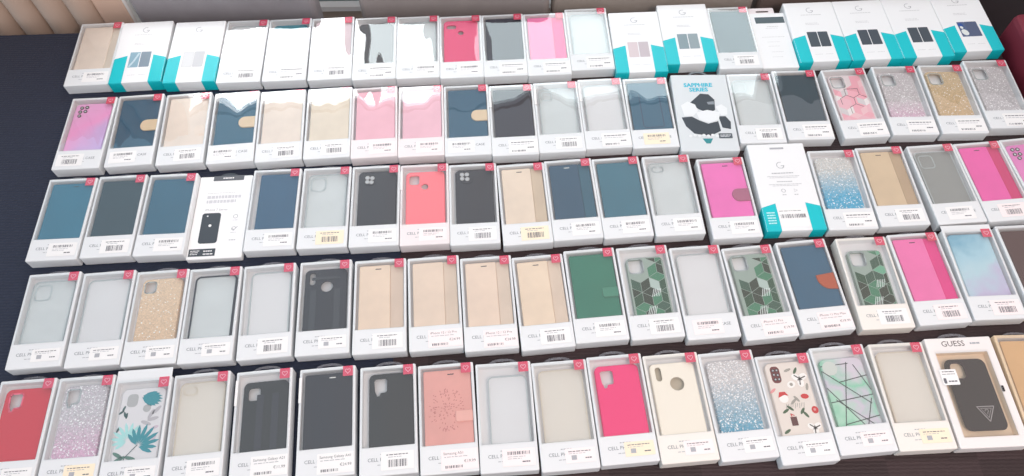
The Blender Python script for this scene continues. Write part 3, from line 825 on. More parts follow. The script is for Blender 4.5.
def teal_box(pos, label, pic, back=False):
    x, y, a, W, L, T = pos
    root = thing('accessory_box', label, 'box', (x, y, 0), a, 'white cartons with teal corners')
    put('carton', carton_mesh(W, L, T, None, WCARD, key='solid'), root)
    bw = .0265; h0, h1 = (.058, .050) if back else (.074, .066)
    for s in (-1, 1):
        def b(bm):
            xo, xi = s * (W/2 + .0003), s * (W/2 - bw); e = .0003; yb = -L/2
            V = lambda *ps: bm.faces.new([bm.verts.new(p) for p in ps])
            V((s * (W/2 - .0012), yb + .001, T + e), (xi, yb + .001, T + e), (xi, yb + h0, T + e), (s * (W/2 - .0012), yb + h1, T + e))
            V((s * (W/2 - .0012), yb + .001, T + e), (s * (W/2 - .0012), yb + h1, T + e), (xo, yb + h1, T - .0012), (xo, yb + .001, T - .0012))
            V((xo, yb + .001, T - .0012), (xo, yb + h1, T - .0012), (xo, yb + h1 - .004, .001), (xo, yb + .001, .001))
            V((s * (W/2 - .001), yb - e, T - .0012), (xi, yb - e, T - .0012), (xi, yb - e, .001), (s * (W/2 - .001), yb - e, .001))
            V((s * (W/2 - .0012), yb + .001, T + e), (xi, yb + .001, T + e), (xi, yb - e, T - .0012), (s * (W/2 - .001), yb - e, T - .0012))
            V((xo, yb + .001, T - .0012), (xo, yb + .001, .001), (s * (W/2 - .001), yb - e, .001), (s * (W/2 - .001), yb - e, T - .0012))
        q = put('teal_corner', mesh(('teal_corner', s, W, L, T, h0), b, TEAL, recalc=False), root)
        if back and s < 0:
            def t(bm):
                for i in range(5): dashes(bm, -W/2 + .006, -W/2 + .021, -L/2 + .038 - .0055 * i, .0028, T + .0006, i, 0, .006, .0006)
            put('corner_print', mesh(('corner_print', W), t, mat('pale_teal_ink', (.45, .80, .82), .5)), q)
    z = T + .00025; ly = L/2 - (.050 if back else .024)
    def lg(bm):
        ring(bm, 0, ly, .0078, .0012, z, 70, 330, 6); stroke(bm, [(.0034, ly - .0066), (.0066, ly - .0012), (.0010, ly - .0012)], .0012, z)
    put('logo', mesh(('hexagon_logo', ly, z), lg, INK_L), root)
    if back:
        lines(root, [(-.020, .020, ly - .018, .0020), (-.030, .030, ly - .025, .0009), (-.026, .026, ly - .028, .0009), (-.014, .014, ly - .037, .0016), (-.030, .030, ly - .043, .0009), (-.024, .024, ly - .046, .0009), (-.010, -.003, ly - .066, .0014), (.012, .019, ly - .066, .0014)], z, ('teal_back',), INK_L)
        def ic(bm): ring(bm, -.0065, ly - .057, .0042, .0010, z, 0, 360, 8); ring(bm, .0155, ly - .057, .0042, .0010, z, 0, 360, 3)
        put('icon', mesh('teal_icons', ic, INK_L), root)
        def tb(bm): quad(bm, -.012, .014, L/2 - .013, L/2 - .009, z)
        put('hang_slot_print', mesh('slot_print', tb, INK_L), root)
        def s(bm): rplate(bm, -.027, .027, -L/2 + .008, -L/2 + .046, .001, T + .0001, T + .0004, .0001, 1)
        q = put('barcode_label', mesh('barcode_label', s, STICK), root)
        def bc(bm): bars(bm, -.023, .022, -L/2 + .026, -L/2 + .034, T + .0005, 3); dashes(bm, -.024, .016, -L/2 + .041, .0010, T + .0005, 2)
        put('barcode', mesh('barcode_long', bc, INK), q)
    else:
        lines(root, [(-.022, .022, ly - .0135, .0017), (-.018, .008, ly - .038, .0012), (-.018, .012, ly - .0415, .0012), (-.018, -.002, -L/2 + .020, .0010), (.004, .019, -L/2 + .020, .0010)], z, ('teal_front', L))
        cols = {'dark': [S(78, 88, 98), S(78, 88, 98)], 'blue': [S(150, 186, 204), S(140, 158, 172)], 'pale': [S(226, 228, 230), S(206, 208, 212)], 'rose': [S(224, 208, 212), S(206, 194, 200)], 'grey': [S(138, 158, 166), S(150, 166, 172)], 'photo': [S(92, 108, 146), S(92, 104, 134)]}[pic]
        y0, y1 = -.044, -.002
        for k, (xa, xb) in enumerate(((-.0215, -.0008), (.0008, .0215)) if pic != 'photo' else ((-.020, -.004), (-.004, .0215))):
            def pc(bm): rplate(bm, xa, xb, y0, y1, .0012, T + .0001, T + .0003, .0001, 2)
            q = put('phone_picture', mesh(('phone_picture', pic, k, T), pc, cmat(cols[k], .35)), root)
            if pic == 'blue' and k == 0:
                def w(bm): stroke(bm, [(xa + .003, y0 + .003), (xa + .010, y0 + .016), (xa + .018, y1 - .004)], .004, T + .0004)
                put('picture_wave', mesh('picture_wave', w, cmat(S(206, 228, 236))), q)
            if pic == 'photo' and k == 0:
                def w(bm):
                    flake(bm, xa + .009, y0 + .012, .007, .009, .4, T + .0004, 0); flake(bm, xa + .006, y0 + .026, .003, .004, .4, T + .0005, 0)
                    flake(bm, xa + .006, y0 + .033, .005, .006, .6, T + .0004, 1)
                put('picture_shape', mesh('picture_shape', w, [cmat(S(236, 242, 240)), cmat(S(50, 90, 165))]), q)
            if pic in ('pale',):
                def w(bm): stroke(bm, rrect(xa, xb, y0, y1, .002, 2), .0010, T + .0004, 0, True)
                put('picture_outline', mesh(('picture_outline', k), w, INK_F), q)
    return root

def stripe_box(pos, label):
    x, y, a, W, L, T = pos; z = T + .00025
    root = thing('accessory_box', label, 'box', (x, y, 0), a)
    put('carton', carton_mesh(W, L, T, None, WCARD, key='solid'), root)
    def b(bm): rplate(bm, -W/2 + .010, W/2 - .003, L/2 - .030, L/2 - .012, .0005, T + .0001, T + .0003, .0001, 1)
    q = put('dark_panel', mesh('dark_panel', b, cmat(S(92, 106, 112))), root); q['label'] = 'dark grey panel'
    lines(root, [(-.006, .018, L/2 - .040, .0016), (-.010, .016, L/2 - .045, .0009), (-.022, .026, L/2 - .070, .0012), (-.014, .012, L/2 - .084, .0009), (-.014, .010, L/2 - .096, .0009), (-.010, .014, L/2 - .112, .0009), (-.012, .012, L/2 - .126, .0009)], z, 'stripe')
    def t(bm):
        yy = L/2 - .001; out = rrect(-.036, .020, yy, yy + .020, .003, 3); hole = rrect(-.020, .008, yy + .006, yy + .011, .002, 2)
        plate_holes(bm, lambda d: rrect(-.036 + d, .020 - d, yy, yy + .020 - d, .003, 3), [hole], T - .004, T - .0025)
    put('hang_tab', mesh('card_tab', t, CARD_PINK), root)
    def s(bm):
        yb = -L/2 - .0003
        f = bm.faces.new([bm.verts.new(p) for p in ((-W/2 + .004, yb, .004), (W/2 - .004, yb, .004), (W/2 - .004, yb, .0065), (-W/2 + .004, yb, .0065))])
    put('edge_line', mesh('edge_line', s, INK), root)

def print_box(pos, label):
    """white box with a cyan title over a dark printed figure-free design"""
    x, y, a, W, L, T = pos; z = T + .00025
    root = thing('printed_box', label, 'box', (x, y, 0), a)
    put('carton', carton_mesh(W, L, T, None, mat('pale_grey_card', (.66, .70, .72), .45, .4), key='solid'), root)
    put('title', text_mesh('title', [('SAPPHIRE', .0135, -.004, L/2 - .028, z, 'CENTER', 0), ('SERIES', .0135, -.004, L/2 - .040, z, 'CENTER', 0)], [mat('cyan_ink', (.005, .46, .62), .4)], .0005), root)
    dk, lt, md, tl = cmat(S(70, 78, 86)), cmat(S(246, 250, 252)), cmat(S(150, 158, 166)), cmat(S(60, 150, 156))
    def b(bm):
        # faceted dark blocks with pale panels: plain geometric print
        poly(bm, [(-.026, .022), (-.002, .046), (.014, .044), (.024, .030), (.022, .004), (.008, -.004), (-.010, .006)], z, 0)
        poly(bm, [(.008, .024), (.022, .026), (.022, .018), (.010, .018)], z + .0001, 2)
        poly(bm, [(-.044, .016), (-.030, .026), (-.016, .018), (-.012, .002), (-.024, -.012), (-.040, -.010)], z + .0001, 1)
        poly(bm, [(.024, .012), (.036, .018), (.046, .008), (.044, -.008), (.032, -.010)], z + .0001, 1)
        poly(bm, [(-.016, -.002), (.006, .004), (.030, -.002), (.026, -.020), (.006, -.028), (-.012, -.020)], z + .0002, 1)
        poly(bm, [(-.046, -.014), (-.026, -.012), (-.012, -.022), (.004, -.030), (.024, -.024), (.026, -.048), (.004, -.060), (-.026, -.054), (-.040, -.036)], z, 0)
        poly(bm, [(.026, -.012), (.040, -.012), (.048, -.026), (.046, -.044), (.030, -.040)], z, 0)
        poly(bm, [(-.012, -.066), (.008, -.066), (.002, -.078), (-.006, -.078)], z, 3)
    put('printed_design', mesh('block_design', b, [dk, lt, md, tl]), root)
    def bd(bm):
        for i in range(7): ngon_disc(bm, -.034 + .0085 * i, -.060 + .0016 * (i % 2), .0034, z + .0004, 8)
    q = put('printed_badge', mesh('badges', bd, lt), root)
    def bl(bm): rplate(bm, .020, .046, -.066, -.054, .001, T + .0002, T + .0006, .0002, 2)
    q = put('dark_label', mesh('dark_label', bl, cmat(S(96, 104, 112))), root)
    lines(q, [(.023, .043, -.0585, .0014), (.023, .040, -.0615, .0012)], T + .0007, 'dark_label', lt)
    def hk(bm):
        loft(bm, [Z(circle(0, L/2 + .002, .017, 20), T - .006), Z(circle(0, L/2 + .002, .017, 20), T - .004)], True, True)
    def hk2(bm):
        yy = L/2 - .001
        pts_o = [(.020 * math.cos(math.pi * i / 14), yy + .013 * math.sin(math.pi * i / 14)) for i in range(15)]
        pts_i = [(.015 * math.cos(math.pi * i / 14), yy + .009 * math.sin(math.pi * i / 14)) for i in range(15)]
        lp = lambda zz: [(p[0], p[1], zz) for p in pts_o + pts_i[::-1]]
        A, Bv = [bm.verts.new(p) for p in lp(T - .005)], [bm.verts.new(p) for p in lp(T - .0035)]
        n = len(A)
        for i in range(n): bm.faces.new((A[i], A[(i + 1) % n], Bv[(i + 1) % n], Bv[i]))
        for i in range(14):
            bm.faces.new((Bv[i], Bv[i + 1], Bv[n - 2 - i], Bv[n - 1 - i])); bm.faces.new((A[n - 1 - i], A[n - 2 - i], A[i + 1], A[i]))
    put('hang_loop', mesh('hang_loop', hk2, mat('smoky_plastic', (.10, .11, .12), .2)), root)

def phone_front_box(pos, label):
    x, y, a, W, L, T = pos; z = T + .00025
    root = thing('accessory_box', label, 'box', (x, y, 0), a)
    put('carton', carton_mesh(W, L, T, None, mat('bright_card', (.88, .88, .88), .4, .4), key='solid'), root)
    dkc = cmat(S(104, 108, 114)); dk2 = cmat(S(74, 82, 90))
    def hd(bm):
        rplate(bm, -.024, .033, L/2 - .0105, L/2 + .0004, .001, T + .0001, T + .0006, .0002, 2)
    q = put('dark_header', mesh('dark_header', hd, dkc), root); q['label'] = 'dark grey header strip'
    lines(q, [(-.006, .014, L/2 - .005, .0024)], T + .0007, 'header', STICK)
    def arc(bm):
        pts_o = [(.004 + .016 * math.cos(math.pi * i / 12), L/2 + .0002 + .007 * math.sin(math.pi * i / 12)) for i in range(13)]
        loft(bm, [Z(pts_o, T - .002), Z(pts_o, T - .0005)])
    put('hang_tab', mesh('dark_arc', arc, dk2), root)
    lines(root, [(-.030, .022, L/2 - .038, .0012)], z, 'pf1', INK_F)
    def big(bm):
        for i, (xa, xb, yy) in enumerate(((-.030, .034, L/2 - .047), (-.030, .024, L/2 - .057))): dashes(bm, xa, xb, yy, .0065, z, i, 0, .005, .0012)
    put('pale_heading', mesh('pale_heading', big, cmat((.62, .62, .65))), root)
    put('lettering', text_mesh('heading', [('iPhone 7 Series', .0066, -.030, L/2 - .075, z, 'LEFT', 0)], [INK_L]), root)
    def ph(bm): rplate(bm, -.033, .001, -.057, .007, .005, T + .0001, T + .0007, .0003)
    q = put('phone_picture', mesh('phone_picture', ph, dk2), root); q['label'] = 'dark phone picture'
    def dt(bm): ngon_disc(bm, -.016, -.020, .0028, T + .0008); ngon_disc(bm, -.023, .0005, .0014, T + .0008)
    put('picture_mark', mesh('picture_mark', dt, STICK), q)
    def ic(bm): ring(bm, .028, -.002, .0045, .0010, z, 0, 360, 10); ring(bm, .028, -.028, .0045, .0010, z, 0, 300, 8); stroke(bm, [(.025, -.028), (.028, -.031), (.034, -.024)], .0012, z)
    put('icon', mesh('pf_icons', ic, INK_L), root)
    lines(root, [(.023, .033, -.010, .0009), (.023, .033, -.036, .0009), (.022, .034, -.052, .0016)], z, 'pf2', INK_L)
    def bl(bm): rplate(bm, -.046, .001, -L/2 + .006, -L/2 + .021, .0006, T + .0001, T + .0005, .0002, 2)
    q = put('dark_label', mesh('pf_label', bl, dk2), root)
    lines(q, [(-.043, -.027, -L/2 + .017, .0014), (-.043, -.029, -L/2 + .0135, .0012), (-.043, -.030, -L/2 + .010, .0012), (-.020, -.004, -L/2 + .016, .0022), (-.020, -.003, -L/2 + .010, .0022)], T + .0006, 'pf3', STICK)

def guess_box(pos, label):
    x, y, a, W, L, T = pos; z = T + .00025
    root = thing('phone_case_box', label, 'box', (x, y, 0), a, GROUP)
    win = (-W/2 + .011, W/2 - .013, -L/2 + .017, L/2 - .026)
    put('carton', carton_mesh(W, L, T, win, mat('warm_white_card', (.84, .80, .785), .45, .4), mat('tan_tray', (.88, .70, .52), .5, .3)), root)
    put('lettering', text_mesh('guess', [('GUESS', .0135, -.010, L/2 - .011, z, 'CENTER', 0)], [mat('dark_ink', (.10, .08, .08), .6)]), root)
    lines(root, [(.018, .034, L/2 - .011, .0030)], z, 'guess', INK_L)
    m = leather(P(64, 68, 80), 1500, .0005)
    x0, x1, y0, y1, z1 = -.033, .034, win[2] + .010, win[3] - .010, .0200
    def b(bm): plate_holes(bm, lambda d: rrect(x0 + d, x1 - d, y0 + d, y1 - d, .011 - d, 6), [rrect(x0 + .007, x0 + .031, y1 - .033, y1 - .006, .008)], .0155, z1)
    c = put('phone_case', mesh('guess_case', b, m), root)
    def r(bm): stroke(bm, rrect(x0 + .007, x0 + .031, y1 - .033, y1 - .006, .008), .0012, z1 + .0002, 0, True)
    put('camera_rim', mesh('guess_rim', r, cmat(P(96, 90, 94))), c)
    def t(bm):
        cx, cy = .008, y0 + .028
        stroke(bm, [(cx - .0135, cy + .010), (cx + .0135, cy + .010), (cx, cy - .014)], .0014, z1 + .0003, 0, True)
        stroke(bm, [(cx - .0085, cy + .007), (cx + .0085, cy + .007), (cx, cy - .008)], .0008, z1 + .0003, 0, True)
        ring(bm, cx, cy + .003, .003, .0010, z1 + .0003, -60, 200, 8); stroke(bm, [(cx + .001, cy + .001), (cx, cy - .002)], .0010, z1 + .0003)
    q = put('triangle_logo', mesh('triangle_logo', t, mat('pewter', (.32, .30, .30), .35, .5)), c); q['label'] = 'pewter triangle logo'
    def s(bm): rplate(bm, -W/2 + .006, -W/2 + .033, .010, .036, .001, T + .0014, T + .0018, .0001, 1)
    q = put('price_sticker', mesh('guess_sticker', s, STICK), root)
    lines(q, [(-W/2 + .010, -W/2 + .029, .032, .0014), (-W/2 + .009, -W/2 + .030, .028, .0009), (-W/2 + .016, -W/2 + .030, .016, .0022)], T + .0019, 'guess_st', INK)
    def k(bm): rplate(bm, -W/2 + .0085, -W/2 + .013, .0125, .0215, .001, T + .0018, T + .0020, .0001, 1)
    put('print_block', mesh('guess_block', k, INK), q)
    def clip(bm): rplate(bm, W/2 - .0125, W/2 - .0085, -.004, .006, .001, T + .0001, T + .0008, .0002, 2)
    put('dark_notch', mesh('dark_notch', clip, DARK), root)
    put('window_film', film_mesh(win, T), root)
    put('hang_tab', tab_mesh(L, T, .055, .0125), root)

# ------------------------------------------------------------------ the five rows, left to right
TAN = dict(clasp='round', clasp_m=TANC)
ROWS = {
1: [
 dict(l='beige flip case box at the left end of the back row, beside the beige curtain', f=B(BEIGE_P, spine=leather(P(216, 206, 194)), spine_x=.024, slot=False), st='top'),
 ('teal', 'white carton with teal corners and bluish phone picture, second in the back row', 'blue'),
 ('teal', 'white carton with teal corners and pale phone outline, third in the back row', 'pale'),
 dict(l='glare-covered white box beside the third carton of the back row', f=C(m=CLRW, cam=None), st='bar'),
 dict(l='box under white glare with a dark teal streak along its right side, back row', f=K(soft(92, 140, 150)), st='price'),
 dict(l='pinkish box under white glare, left of the first black case in the back row', f=B(leather(P(222, 204, 208)), slot=False), st='bar'),
 dict(l='black case box mirroring a pale window, left of the clear one in the back row', f=K(BLKS), st='price'),
 dict(l='clear case box between black case and raspberry case in the back row', f=C(), st='top'),
 dict(l='raspberry case box with camera openings, only strong red in the back row', f=red_holes, st='top'),
 dict(l='black case box right of the raspberry case in the back row', f=B(BLK, slot=False), st='price'),
 dict(l='hot pink flip case box, only pink flip case in the back row', f=B(PINKH, spine=PINKH_S, spine_x=.016, slot=False), st='price'),
 dict(l='pale greenish clear case box left of the rose-pictured teal-cornered carton', f=C(cam=None), st='price'),
 ('teal', 'white carton with teal corners and pale rose picture, left of a larger-looking twin', 'rose'),
 ('teal', 'white carton with teal corners and grey twin pictures, beside the half glared dark box', 'grey'),
 dict(l='dark case box half covered by glare, left of the slim white carton', f=B(leather(P(96, 110, 116)), slot=False), st='bar'),
 ('stripe', 'slim plain white carton with a dark panel across its top'),
 ('teal', 'white carton with teal corners and dark pictures, right beside the slim white carton', 'dark'),
 ('teal', 'middle one of three neighbouring teal-cornered cartons with dark twin pictures', 'dark'),
 ('teal', 'teal-cornered carton with dark twin pictures beside the one with blue photo', 'dark'),
 ('teal', 'teal-cornered carton with a blue and white photo at the right end', 'photo'),
],
2: [
 dict(l='pink and lilac case box with five lenses at the left end of second row', f=pk_galaxy, st='bar', k=dict(dx=-.028)),
 dict(l='navy flip case box with tan clasp, next to the pink and lilac case', f=B(NAVY, slot=False, **TAN), st='top', k=dict(dx=-.028)),
 dict(l='beige flip case box between two navy flip cases with tan clasps', f=B(BEIGE_P, slot=False), st='bar'),
 dict(l='navy flip case box with tan clasp, between two beige flip cases', f=B(NAVY2, slot=False, **TAN), st='top', k=dict(dx=-.030)),
 dict(l='beige flip case box right of second tan-clasped navy case, white glare on top', f=B(BEIGE_P, slot=False), st='bar'),
 dict(l='beige flip case box directly left of the two pale pink flip cases', f=B(leather(P(228, 215, 198)), slot=False), st='bar'),
 dict(l='pale pink flip case box, left one of the pale pink pair', f=B(PINKB, slot=False), st='top', card=CARD_PINK, k=dict(tint='p')),
 dict(l='pale pink flip case box, right one of the pale pink pair', f=B(leather(P(240, 190, 202)), slot=False), st='top', card=CARD_PINK, k=dict(tint='p')),
 dict(l='navy flip case box with tan clasp, right beside the pale pink pair', f=B(NAVY, slot=False, **TAN), st='top', k=dict(dx=-.028)),
 dict(l='black flip case box left of two clear cases in second row', f=B(BLK, slot=False), st='price', seal=1),
 dict(l='clear case box with greenish cast, right beside the black flip case, second row', f=C(cam='sq'), st='bar', seal=1),
 dict(l='milky white case box left of the dark blue case with pressed frame', f=C(m=CLRW, cam=None), st='price', seal=1),
 dict(l='dark blue case box with a pressed frame line, left of the cyan-titled box', f=inner_line, st='top', k=dict(dx=-.012, tint='o')),
 ('print', 'white box with cyan title over a dark printed design'),
 dict(l='smoky clear case box between cyan-titled box and dark slate flip case', f=C(cam='sq'), st='bar'),
 dict(l='dark slate flip case box left of the pink hexagon case', f=B(leather(P(76, 100, 108)), slot=False), st='price'),
 dict(l='pink and white hexagon marble case box with thin dark lines', f=marble_hex, st='price'),
 dict(l='silver glitter case box fading to pink at its foot, beside gold glitter', f=glit('silver_pink_glitter_pale', (200, 196, 198), (212, 172, 196), -.025, .03), st='price'),
 dict(l='gold glitter case box between two silver glitter cases', f=glit('gold_glitter', (206, 186, 158), (200, 172, 136), 0, .06, sparkle=.03), st='price'),
 dict(l='all-silver glitter case box at the right end of second row', f=glit('silver_glitter', (196, 192, 194), (188, 186, 190), 0, .06), st='price'),
],
3: [
 dict(l='petrol blue flip case box at the left end of the middle row', f=B(TEALB), st='top', tab=.012),
 dict(l='charcoal flip case box beside the petrol blue one', f=B(GREYD, slot=False), st='bar', tab=.012),
 dict(l='slate blue flip case box left of white carton with the phone picture', f=B(NAVY2, slot=False), st='top', tab=.012),
 ('front', 'thin white carton with dark phone picture and dark header strip'),
 dict(l='navy flip case box right of white carton with the phone picture', f=B(leather(P(72, 110, 132)), x0=-.031, slot=False), st='top', tab=.012),
 dict(l='clear case box with square camera outline and cream sticker, middle row', f=C(), st='bar', k=dict(tint='o'), tab=.012),
 dict(l='black case box with round camera island, left of the coral case', f=three_lens([(.0165, .0155), (.0255, .0165), (.0165, .0245), (.024, .0255)]), st='top', tab=.012),
 dict(l='coral case box with camera and round opening, only coral one', f=coral, st='top', k=dict(tint='p'), card=CARD_PINK, tab=.012, seal=1),
 dict(l='black case box with lens cluster, right of the coral case', f=three_lens([(.013, .012), (.022, .012), (.013, .021), (.0225, .0225)]), st='bar', tab=.012),
 dict(l='beige flip case box with spine strip in the middle row, left of navy pair', f=B(BEIGE, spine=BEIGE_S), st='bar', k=dict(tint='o'), tab=.012),
 dict(l='dark navy flip case box with pale earpiece slot, left one of navy pair', f=B(leather(P(70, 106, 122)), spine=leather(P(78, 114, 128)), slot_m=SLOTP), st='top', tab=.012),
 dict(l='blue-grey flip case box without slot, right one of navy pair', f=B(leather(P(92, 126, 140)), slot=False), st='top', tab=.010),
 dict(l='frosted clear case box left of the pink flip case with mauve clasp', f=C(cam='flatpill'), st='top', tab=.008),
 dict(l='pink flip case box with round mauve clasp', f=B(PINKW, clasp='round', clasp_m=MAUVE, clasp_y=.004), st='top'),
 ('tealback', 'large white carton showing its back with barcode label and teal corners'),
 dict(l='blue glitter case box in the middle row, silver at its top', f=glit('blue_glitter_mid', (206, 204, 200), (50, 170, 204), .016, .035, None), st='price', tab=.010),
 dict(l='beige flip case box with spine strip, right of the middle row blue glitter case', f=B(leather(P(214, 192, 164)), spine=leather(P(188, 166, 142))), st='bar', tab=.010),
 dict(l='grey clear case box left of magenta flip case in the middle row', f=C(m=clear_mat('smoke_soft_plastic', (.80, .82, .80), (.45, .47, .46), .45)), st='top', k=dict(dx=-.012), tab=0),
 dict(l='magenta flip case box with darker spine strip in the middle row', f=B(MAG, spine=MAG_S), st='bar', k=dict(dx=-.006, tint='p')),
 dict(l='pink case box with five lenses, cut off by the right edge of the photo', f=pk_lens, st='bar'),
],
4: [
 dict(l='clear case box with square camera outline at the left end of fourth row', f=C(), st='qr', tab=.011),
 dict(l='milky case box between clear case and rose gold glitter case', f=C(m=CLRW, cam=None), st='qr', tab=.009),
 dict(l='rose gold glitter case box with clear camera opening', f=glit('rose_gold_glitter', (222, 198, 172), (216, 188, 160), 0, .08, 'sq', .02, .3), st='qr', tab=.012),
 dict(l='clear case box with black rim', f=C(frame=BLKS, cam=None), st='qr', tab=.011),
 dict(l='white translucent case box left of the black ridged case', f=C(m=CLRW, cam=None, x0=-.031, txt=False), st='bar', tab=.012),
 dict(l='black ridged case box with round logo opening', f=armor, st='qr', tab=.012),
 dict(l='beige flip case box right of black ridged case, first of four beige', f=B(leather(P(232, 210, 190)), spine=leather(P(214, 194, 178)), spine_x=.017), st='bar', tab=.012),
 dict(l='beige flip case box with large price sticker, second of four beige', f=B(leather(P(231, 210, 192)), spine=leather(P(216, 197, 180)), spine_x=.017, slot=False), st='price', k=dict(text=('iPhone 12 / 12 Pro', '€24.99'), tint='p'), tab=.012),
 dict(l='beige flip case box with large price sticker, third of four beige', f=B(leather(P(233, 211, 193)), spine=leather(P(217, 199, 183)), spine_x=.017), st='price', k=dict(tint='p', text=('iPhone 12 / 12 Pro', '€24.99')), tab=.012),
 dict(l='beige flip case box left of green flip case, last of four beige', f=B(leather(P(234, 213, 191)), spine=leather(P(218, 199, 182)), spine_x=.017), st='bar', tab=.012),
 dict(l='dark green flip case box with green clasp strap', f=B(GREEN, clasp='rect', clasp_m=leather(P(98, 146, 128)), slot=False, clasp_y=.002), st='top', tab=.012),
 dict(l='green cube pattern case box right beside the dark green flip case', f=green_cubes(3), st='bar', tab=.012),
 dict(l='clear case box between two green cube pattern cases', f=C(m=CLRW, cam=None), st='top', k=dict(dx=-.022, tint='p'), tab=.009),
 dict(l='green cube pattern case box left of the navy case with brown clasp', f=green_cubes(3, -.034, .034, .008), st='price', k=dict(tint='p', text=('iPhone 11 Pro', '€19.99')), tab=.012),
 dict(l='navy flip case box with reddish brown leaf-shaped clasp', f=B(leather(P(66, 114, 134)), clasp='leaf', clasp_m=BROWNC, slot=False, clasp_y=.004), st='price', k=dict(text=('iPhone 11 Pro Max', '€19.99'), tint='p'), tab=.012),
 dict(l='green cube pattern case box right of the navy case with brown clasp', f=green_cubes(5, -.029, .031, .018), st='bar', card=CARD_CREAM, tab=.012),
 dict(l='pink flip case box with magenta spine in fourth row', f=B(leather(P(240, 130, 180)), spine=leather(P(224, 92, 146))), st='bar', k=dict(tint='p'), tab=.010),
 dict(l='pastel blue and lilac cloud case box with raised lid flap', f=pastel, st='bar', flap=.0085, k=dict(dx=.002, tint='p')),
 dict(l='dark brownish grey flip case box at right end of fourth row', f=B(BRGREY, slot=False), st='bar'),
],
5: [
 dict(l='red case box with notched camera opening at the left end of front row', f=L_case(RED5, rim=soft(236, 120, 140)), st='qr', tab=.010),
 dict(l='silver glitter case box fading to pink, beside red case in front row', f=glit('silver_pink_glitter', (196, 192, 196), (216, 168, 196), -.020, .045, 'L', .09, .4), st='qr', k=dict(tint='o'), tab=.008),
 dict(l='white floral case box with teal leaves and raised lid flap', f=floral, st='qr', flap=.015),
 dict(l='cream clear case box with pill camera opening, right of floral case', f=C(m=CLRC, rim=CLR_RIMC, cam='flatpill', txt=False), st='top', tab=.012),
 dict(l='black striped case box with square camera opening in front row', f=stripes5, st='price', k=dict(text=('Samsung Galaxy A21', '€11.99')), tab=.012, seal=1),
 dict(l='black flip case box with pale earpiece slot, between two black back cases', f=B(BLK5, slot_m=SLOTP), st='price', k=dict(text=('Samsung Galaxy A41', '€24.99')), tab=.012, seal=1),
 dict(l='black case box with notched camera opening, left of rose pink flip case', f=L_case(soft(74, 72, 76), -.031, .039, .006), st='bar', tab=.012),
 dict(l='rose pink flip case box with pressed ornament and clasp', f=rose_book, st='price', k=dict(text=('Samsung A51', '€19.99'), tint='p'), tab=.012),
 dict(l='greyish white case box right of the rose pink flip case', f=C(m=CLRW, cam=None, x0=-.026, gap=.016, txt=False), st='top', k=dict(tint='p'), tab=.012),
 dict(l='cream clear case box left of bright pink case in front row', f=C(m=CLRC, rim=CLR_RIMC, cam=None, txt=False), st='qr', k=dict(tint='p'), tab=.012),
 dict(l='bright pink case box with notched camera opening in front row', f=L_case(PINK5, -.034, .037, .010), st='qr', k=dict(tint='o'), card=CARD, tab=.012),
 dict(l='cream case box with round logo opening, right of bright pink case', f=cream_logo, st='qr', card=CARD_CREAM, k=dict(tint='p'), tab=.012),
 dict(l='blue glitter case box in the front row, silver at its top', f=glit('blue_glitter', (206, 202, 202), (40, 158, 186), -.004, .05, None, .12, .4), st='qr', tab=.010),
 dict(l='winter motif case box with red and brown prints in front row', f=xmas, st='qr', tab=.012),
 dict(l='mint green geometric case box with crossing dark lines', f=green_geo, st='qr', k=dict(tint='p'), tab=.012),
 dict(l='cream clear case box left of the black case with triangle logo', f=C(m=CLRC, rim=CLR_RIMC, cam=None, txt=False), st='qr', card=CARD_CREAM, k=dict(tint='o'), tab=.012),
 ('guess', 'black case with triangle logo in pinkish white box lettered GUESS'),
 dict(l='tan box with tan flip case at the right end of front row', f=B(leather(P(214, 176, 136))), st='bar', card=CARD_TAN, tab=.010),
]}

for row, specs in ROWS.items():
    for i, (sp, pos) in enumerate(zip(specs, POS[row])):
        if isinstance(sp, tuple):
            if sp[0] == 'teal': teal_box(pos, sp[1], sp[2])
            elif sp[0] == 'tealback': teal_box(pos, sp[1], None, True)
            elif sp[0] == 'stripe': stripe_box(pos, sp[1])
            elif sp[0] == 'print': print_box(pos, sp[1])
            elif sp[0] == 'front': phone_front_box(pos, sp[1])
            elif sp[0] == 'guess': guess_box(pos, sp[1])
        else:
            std_box(pos, sp['l'], sp['f'], sp.get('st'), sp.get('k'), sp.get('card', CARD), sp.get('tab', False), sp.get('seal', False), sp.get('flap', 0), idx=row * 7 + i)

